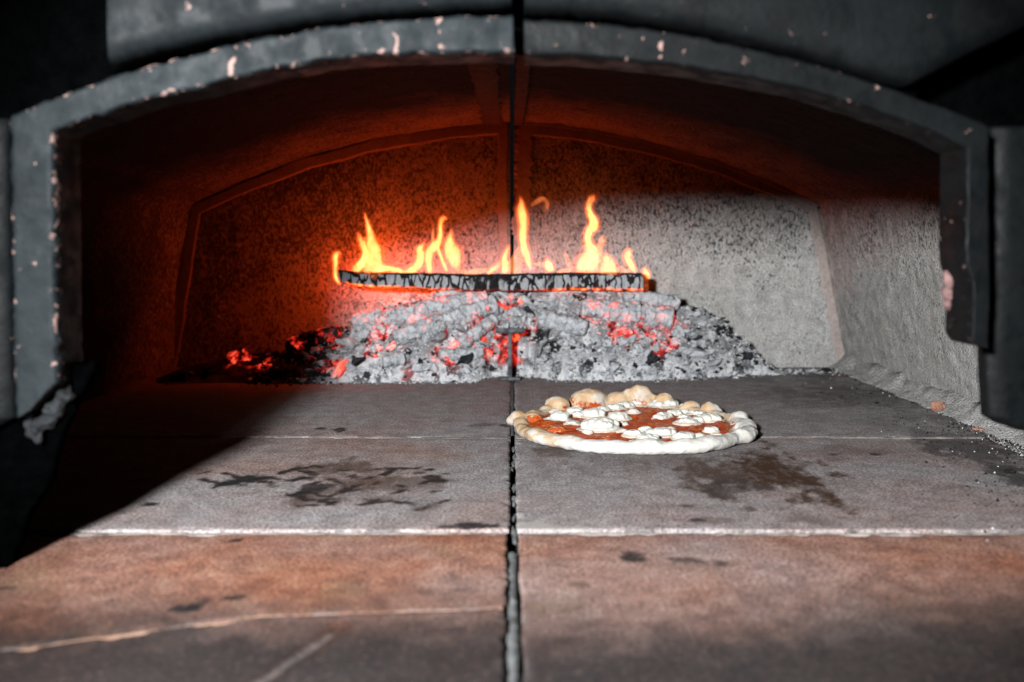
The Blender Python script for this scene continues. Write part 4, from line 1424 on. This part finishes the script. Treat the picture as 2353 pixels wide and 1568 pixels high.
V[:, 2] += (fbm(V[:, 0] * 80, V[:, 1] * 80, V[:, 2] * 20 + 4, 4) - 0.5) * 0.004
Fs = []
for a in range(np_):
    b = (a + 1) % np_
    for i in range(n - 1):
        Fs.append((a * n + i, a * n + i + 1, b * n + i + 1, b * n + i))
Fs.append(tuple(a * n for a in range(np_)))
Fs.append(tuple(a * n + n - 1 for a in range(np_ - 1, -1, -1)))
mk('wood', V, Fs, M_LOG, stick, attrs={'glow': np.concatenate(ga), 'ashy': np.concatenate(aa)}, origin=(0, YL, 0.15))
# burnt brown end
e0, e1 = at(1480, 629, YL), at(1492, 672, YL)


def m_end():
    s = NT('glowing_end_grain')
    v = s.coord('Object')
    nn = s.noise(v, 160, 4, 0.6)
    col = s.ramp(nn, [(0.3, (0.03, 0.012, 0.006)), (0.7, (0.16, 0.05, 0.015))])
    s.bsdf(col, 0.9, s.bump(nn, 0.5, 0.002), 0.1, (1.0, 0.10, 0.01), s.ramp(nn, [(0.35, 0.05), (0.75, 0.45)]))
    return s.m


boxm('cut_end', e0.x, e1.x, YL + 0.004, YL + D - 0.002, e1.z + 0.001, e0.z - 0.002, m_end(), stick, 0.002)

# ------------------------------------------------------------------ flames
FX_ = lambda x, y: (x * 0.35157 + 735.2, y * 0.35157 + 422.8)   # enlarged-view pixel -> picture pixel


def flame(pts, Yd, label, m=M_FLAME, heat=None, seed=0, squash=0.6, w=1.0):
    """pts: (x, y, width) along the tongue, from its root to its tip, in the enlarged view"""
    P = np.array([(*FX_(x, y), ww * 0.35157 * w) for x, y, ww in pts], float)
    n0 = len(P)
    t = np.linspace(0, n0 - 1, 16 * n0)
    def tongue(P):
        # smooth spline through the points
        Q = []
        for u in t:
            i = min(int(u), n0 - 2)
            f = u - i
            p0, p1, p2, p3 = P[max(i - 1, 0)], P[i], P[i + 1], P[min(i + 2, n0 - 1)]
            Q.append(0.5 * ((2 * p1) + (-p0 + p2) * f + (2 * p0 - 5 * p1 + 4 * p2 - p3) * f * f + (-p0 + 3 * p1 - 3 * p2 + p3) * f ** 3))
        Q = np.array(Q)
        n_ = len(Q)
        C3 = np.array([tuple(at(x, y, Yd)) for x, y, _ in Q])
        r = np.maximum(Q[:, 2], 1.2) / 2 * Yd / F
        tg = np.gradient(C3, axis=0)
        tg /= np.linalg.norm(tg, axis=1)[:, None]
        sd = np.stack([tg[:, 2], 0 * tg[:, 0], -tg[:, 0]], 1)
        seg = 28
        V, H = [], []
        tt = np.linspace(0, 1, n_)
        hp = np.interp(tt, [0, 0.06, 0.2, 0.7, 1.0], heat or [0.25, 0.75, 1.0, 0.95, 0.25])
        depth_wave = np.sin(tt * 5 + seed) * 0.004
        for i in range(n_):
            for j in range(seg):
                a = j / seg * 2 * PI
                V.append(C3[i] + sd[i] * math.cos(a) * r[i] + np.array([0, math.sin(a) * r[i] * squash + depth_wave[i], 0]))
                H.append(hp[i])
        Fs = [f for f in grid_faces(n_, seg, True)]
        V.append(C3[0]); H.append(hp[0] * .5)
        V.append(C3[-1]); H.append(0)
        Fs += [(n_ * seg, (j + 1) % seg, j) for j in range(seg)] + [(n_ * seg + 1, (n_ - 1) * seg + j, (n_ - 1) * seg + (j + 1) % seg) for j in range(seg)]
        return V, Fs, H
    V, Fs, H = tongue(P)
    o = mk('flame', V, Fs, m, attrs={'warmth': H})
    if m is M_FLAME and len(pts) > 3:
        Q_ = P.copy()
        Q_[:, 2] = Q_[:, 2] * 1.35 + 7
        Q_[-1, 1] -= 5
        V, Fs, H = tongue(Q_)
        mk('mantle', V, Fs, M_MANTLE, o, attrs={'warmth': H})
    return tag(o, label, 'flame', 'flames along the burning stick')


YM = YL + 0.014
flame([(132, 660, 12), (104, 620, 20), (98, 570, 20), (103, 520, 26), (104, 480, 32), (120, 455, 32), (142, 462, 10)], YL - 0.004, 'thin hooked flame curling round the dark end of the stick', seed=1)
flame([(300, 580, 200), (330, 540, 165), (345, 490, 130), (350, 430, 100), (338, 370, 66), (330, 320, 40), (315, 270, 26), (298, 220, 16), (293, 188, 4)], YM, 'tallest broad flame near the dark end of the stick', seed=2)
flame([(215, 570, 60), (250, 545, 60), (285, 500, 44), (298, 450, 40), (282, 400, 46), (262, 360, 34), (246, 318, 8)], YM - 0.006, 'curved lick clinging to the side of the broad flame', seed=3)
flame([(375, 555, 60), (430, 552, 42), (490, 560, 34), (540, 575, 22), (570, 584, 8)], YM - 0.008, 'low bright flame trailing from the foot of the broad flame', seed=4, heat=[.6, .9, 1, .9, .3])
flame([(560, 588, 40), (610, 560, 55), (645, 520, 58), (655, 470, 56), (652, 430, 46), (672, 400, 26), (688, 384, 5)], YM + 0.004, 'slanting flame with a flat ragged tip', seed=5)
flame([(650, 430, 30), (628, 424, 22), (608, 424, 4)], YM + 0.004, 'small side tip on the slanting flame', m=M_FLAME_THIN, seed=6)
flame([(722, 592, 34), (712, 540, 40), (708, 490, 48), (720, 440, 56), (752, 405, 60), (778, 370, 42), (788, 325, 28), (788, 280, 22), (795, 240, 28), (815, 224, 24), (838, 238, 4)], YM - 0.004, 'tall s-curved flame beside the leaf-shaped one', seed=7)
flame([(832, 576, 10), (812, 530, 18), (792, 480, 18), (776, 430, 16), (772, 390, 8)], YM - 0.006, 'fine thread of flame crossing between two tongues', seed=8)
flame([(742, 420, 16), (738, 370, 22), (740, 320, 22), (738, 270, 8)], YM, 'faint red wisp beside the s-curved flame', m=M_FLAME_THIN, seed=9)
flame([(908, 588, 18), (896, 550, 52), (884, 500, 90), (866, 450, 110), (850, 405, 84), (848, 360, 44), (854, 325, 20), (858, 302, 3)], YM - 0.002, 'leaf-shaped flame floating above the stick', seed=10, heat=[.1, .35, .8, 1, .4])
flame([(925, 575, 30), (945, 573, 22), (960, 580, 6)], YM - 0.01, 'tiny flame between the leaf-shaped flame and the tall slim one', seed=11)
flame([(1095, 592, 20), (1120, 565, 34), (1155, 545, 36), (1172, 520, 30), (1180, 500, 5)], YM, 'short pale flame at the foot of the wall seam', seed=12, heat=[.3, .6, .7, .6, .2])
flame([(1205, 588, 46), (1210, 545, 42), (1208, 495, 40), (1216, 455, 30), (1228, 425, 18), (1236, 402, 3)], YM - 0.003, 'pointed flame just beside the wall seam', seed=13)
flame([(1250, 590, 130), (1270, 545, 120), (1290, 490, 90), (1310, 430, 56), (1322, 390, 20)], YM + 0.006, 'pale transparent veil of flame below the tall slim flame', m=M_FLAME_THIN, seed=14)
flame([(1378, 562, 12), (1362, 510, 36), (1345, 450, 46), (1330, 395, 48), (1326, 330, 52), (1330, 270, 54), (1324, 215, 58), (1316, 165, 50), (1316, 120, 28), (1308, 88, 4)], YM - 0.004, 'tall slim flame rising straight beside the wall seam', seed=15)
flame([(1375, 150, 26), (1415, 118, 34), (1452, 98, 34), (1482, 118, 34), (1486, 150, 30), (1468, 184, 6)], YM, 'faint red curl beside the tip of the tall slim flame', m=M_FLAME_THIN, seed=16, heat=[.1, .3, .5, .6, .2])
flame([(1395, 522, 18), (1440, 524, 32), (1480, 530, 44), (1506, 548, 36), (1528, 576, 6)], YM - 0.005, 'low arched flame joining two taller ones', m=M_FLAME_THIN, seed=17)
flame([(1510, 575, 46), (1498, 540, 56), (1488, 508, 34), (1484, 482, 4)], YM - 0.006, 'small pointed flame after the arched one', seed=18)
flame([(1636, 560, 8), (1624, 520, 26), (1608, 470, 28), (1600, 435, 4)], YM, 'thin transparent red flame before the twisted one', m=M_FLAME_THIN, seed=19)
flame([(1750, 585, 170), (1750, 540, 160), (1765, 490, 132), (1772, 440, 100), (1756, 395, 64), (1750, 350, 48), (1762, 310, 54), (1785, 278, 68), (1786, 240, 58), (1766, 200, 42), (1756, 160, 34), (1762, 120, 34), (1780, 92, 42), (1790, 76, 14)], YM - 0.002, 'big twisted flame with a tall curling tip', seed=20)
flame([(1825, 520, 40), (1830, 460, 46), (1832, 410, 44), (1846, 370, 56), (1862, 350, 40), (1876, 352, 4)], YM + 0.004, 'orange side tongue of the twisted flame', m=M_FLAME_THIN, seed=21, heat=[.5, .9, 1, 1, .4])
flame([(1880, 592, 130), (1884, 550, 110), (1880, 510, 84), (1872, 478, 50), (1866, 456, 5)], YM - 0.006, 'rounded squat flame beside the twisted one', seed=22)
flame([(2062, 582, 14), (2042, 545, 36), (2018, 505, 44), (2012, 470, 50), (2028, 446, 48), (2048, 452, 6)], YM - 0.003, 'curling flame near the cut end of the stick', seed=23)
flame([(2148, 622, 10), (2140, 592, 30), (2122, 564, 34), (2106, 550, 6)], YL - 0.004, 'small flame at the glowing cut end of the stick', seed=24)
flame([(1935, 575, 10), (1965, 545, 26), (1985, 560, 20), (1995, 580, 5)], YM, 'tiny flame before the curling one', m=M_FLAME_THIN, seed=25)

for (x0_, x1_, lb) in [(180, 250, 'low flame lying along the stick under the hooked one'), (940, 1090, 'low pale flame lapping the stick before the wall seam'), (1540, 1640, 'low flicker on the stick before the twisted flame'), (1960, 2030, 'low flicker on the stick before the curling flame')]:
    flame([(x0_, 592, 16), (x0_ + (x1_ - x0_) * .3, 578, 34), (x0_ + (x1_ - x0_) * .65, 572, 40), (x1_, 560, 22), (x1_ + 8, 545, 4)], YM - 0.004, lb, m=M_FLAME_THIN, seed=x0_)

# ------------------------------------------------------------------ debris along the wall
V_, F_, C_ = [], [], []
for k in range(6500):
    t = random.random()
    y = 1.72 - 1.05 * t
    edge = 0.588
    wdt = 0.03 + 0.20 * max(0, (1.25 - y)) ** 1.1 if y < 1.25 else 0.03
    x = edge - abs(random.gauss(0, 0.5)) * wdt - 0.002
    if random.random() < 0.12:
        x -= random.random() * 0.12
    s = random.uniform(0.0005, 0.0014) * (1.8 if random.random() < 0.1 else 1)
    b0 = len(V_)
    q = Matrix.Rotation(random.uniform(0, 6.3), 3, 'Z')
    for vv in ((1, 0, -.3), (-.5, .87, -.3), (-.5, -.87, -.3), (0, 0, .8)):
        w = q @ (Vector(vv) * s * random.uniform(.7, 1.3))
        V_.append((x + w.x, y + w.y, w.z + s * 0.3 + (0.0 if x < 0.55 or y > J1 else -0.002)))
    F_ += [(b0, b0 + 1, b0 + 3), (b0 + 1, b0 + 2, b0 + 3), (b0 + 2, b0, b0 + 3)]
    C_ += [1.0 if random.random() < 0.93 else 0.0] * 4
o = mk('ash_debris', V_, F_, M_ASH, smooth=False, attrs={'char': C_, 'glow': [0] * len(C_)}, origin=(0.5, 1.2, 0))
tag(o, 'dark grit and ash crumbs strewn along the foot of the lit wall', 'debris', kind='stuff')


def chip(px, py, w, h, m, label, name='brick_chip', z=0.0):
    p = onz(px, py, z)
    kx = p.y / F
    b = [(p.x + random.uniform(-.3, .3) * w * kx, p.y + random.uniform(-.002, .004), h * kx * 0.45, w * kx * .32, w * kx * .25, h * kx * .5) for _ in range(5)]
    V, Fs = blob(b, max(0.0006, w * kx / 22), 1)
    V += vnormals(V, Fs) * ((fbm(V[:, 0] * 260, V[:, 1] * 260, V[:, 2] * 260, 3)[:, None] - 0.5) * h * kx * 0.4)
    V[:, 2] -= V[:, 2].min() - z
    return tag(mk(name, V, Fs, m, smooth=False), label, 'chip')


chip(2157, 948, 34, 24, M_BRICK, 'pink broken brick chip lying at the foot of the lit wall')
chip(2246, 990, 24, 7, M_BRICK, 'thin flat orange brick flake near the chipped mouth of the oven')
M_BLK = m_plain('black_char', (0.014, 0.014, 0.015), 0.9, 200, 0.5, 0.6, 0.002, 0.2)
for (px, py, w, h, lb) in [(1902, 856, 30, 9, 'black char flake at the corner of the back wall'), (2015, 928, 10, 4, 'tiny black char bit on the floor between pizza and wall'), (2000, 905, 9, 3, 'tiny black char bit close to the wall behind the joint'),
                          (1436, 862, 14, 14, 'black charcoal splinter upright at the foot of the ash'), (2320, 1088, 22, 9, 'black char bit among the grit by the oven mouth')]:
    chip(px, py, w, h, M_BLK, lb, 'char_bit')

# ------------------------------------------------------------------ light
FL = Vector((-0.315, -0.30, 0.432))
ld = bpy.data.lights.new('flash', 'SPOT')
ld.energy = 185
ld.shadow_soft_size = 0.055
ld.spot_size = math.radians(46)
ld.spot_blend = 0.45
ld.color = (0.975, 0.99, 1.0)
flash = bpy.data.objects.new('flash', ld)
C.objects.link(flash)
flash.location = FL
flash.rotation_euler = ((FL + Vector((0.29, 0.94, -0.27))) - FL).to_track_quat('-Z', 'Y').to_euler()

FIRE = [(FX_(200, 594), .17), (FX_(330, 590), .38), (FX_(470, 592), .18), (FX_(680, 592), .17), (FX_(860, 594), .12), (FX_(1210, 596), .10), (FX_(1345, 596), .10), (FX_(1765, 592), .08)]
for (px, py), e in FIRE:
    l = bpy.data.lights.new('fire_light', 'POINT')
    l.energy = e
    l.color = (1.0, 0.062, 0.005)
    l.shadow_soft_size = 0.004
    o = bpy.data.objects.new('fire_light', l)
    C.objects.link(o)
    o.location = at(px, py, YL + 0.047)

w = bpy.data.worlds.new('World')
sc.world = w
w.use_nodes = True
w.node_tree.nodes['Background'].inputs[0].default_value = (0.5, 0.6, 0.7, 1)
w.node_tree.nodes['Background'].inputs[1].default_value = 0.006

# ------------------------------------------------------------------ camera
cd = bpy.data.cameras.new('camera')
cd.sensor_width = 36.0
cd.lens = 36.0 * F / 2353.0
cd.clip_start = 0.02
cd.clip_end = 50
cd.dof.use_dof = True
cd.dof.focus_distance = 1.14
cd.dof.aperture_fstop = 5.0
cam = bpy.data.objects.new('camera', cd)
C.objects.link(cam)
cam.location = (0, 0, CAMZ)
cam.rotation_euler = (PI / 2 - PITCH, 0, 0)
sc.camera = cam

sc.render.engine = 'CYCLES'
sc.cycles.use_denoising = True
sc.cycles.transparent_max_bounces = 48
sc.cycles.max_bounces = 6
sc.cycles.diffuse_bounces = 0
sc.cycles.sample_clamp_indirect = 4
sc.view_settings.view_transform = 'Standard'
sc.view_settings.look = 'None'
sc.view_settings.exposure = 0
sc.view_settings.gamma = 1
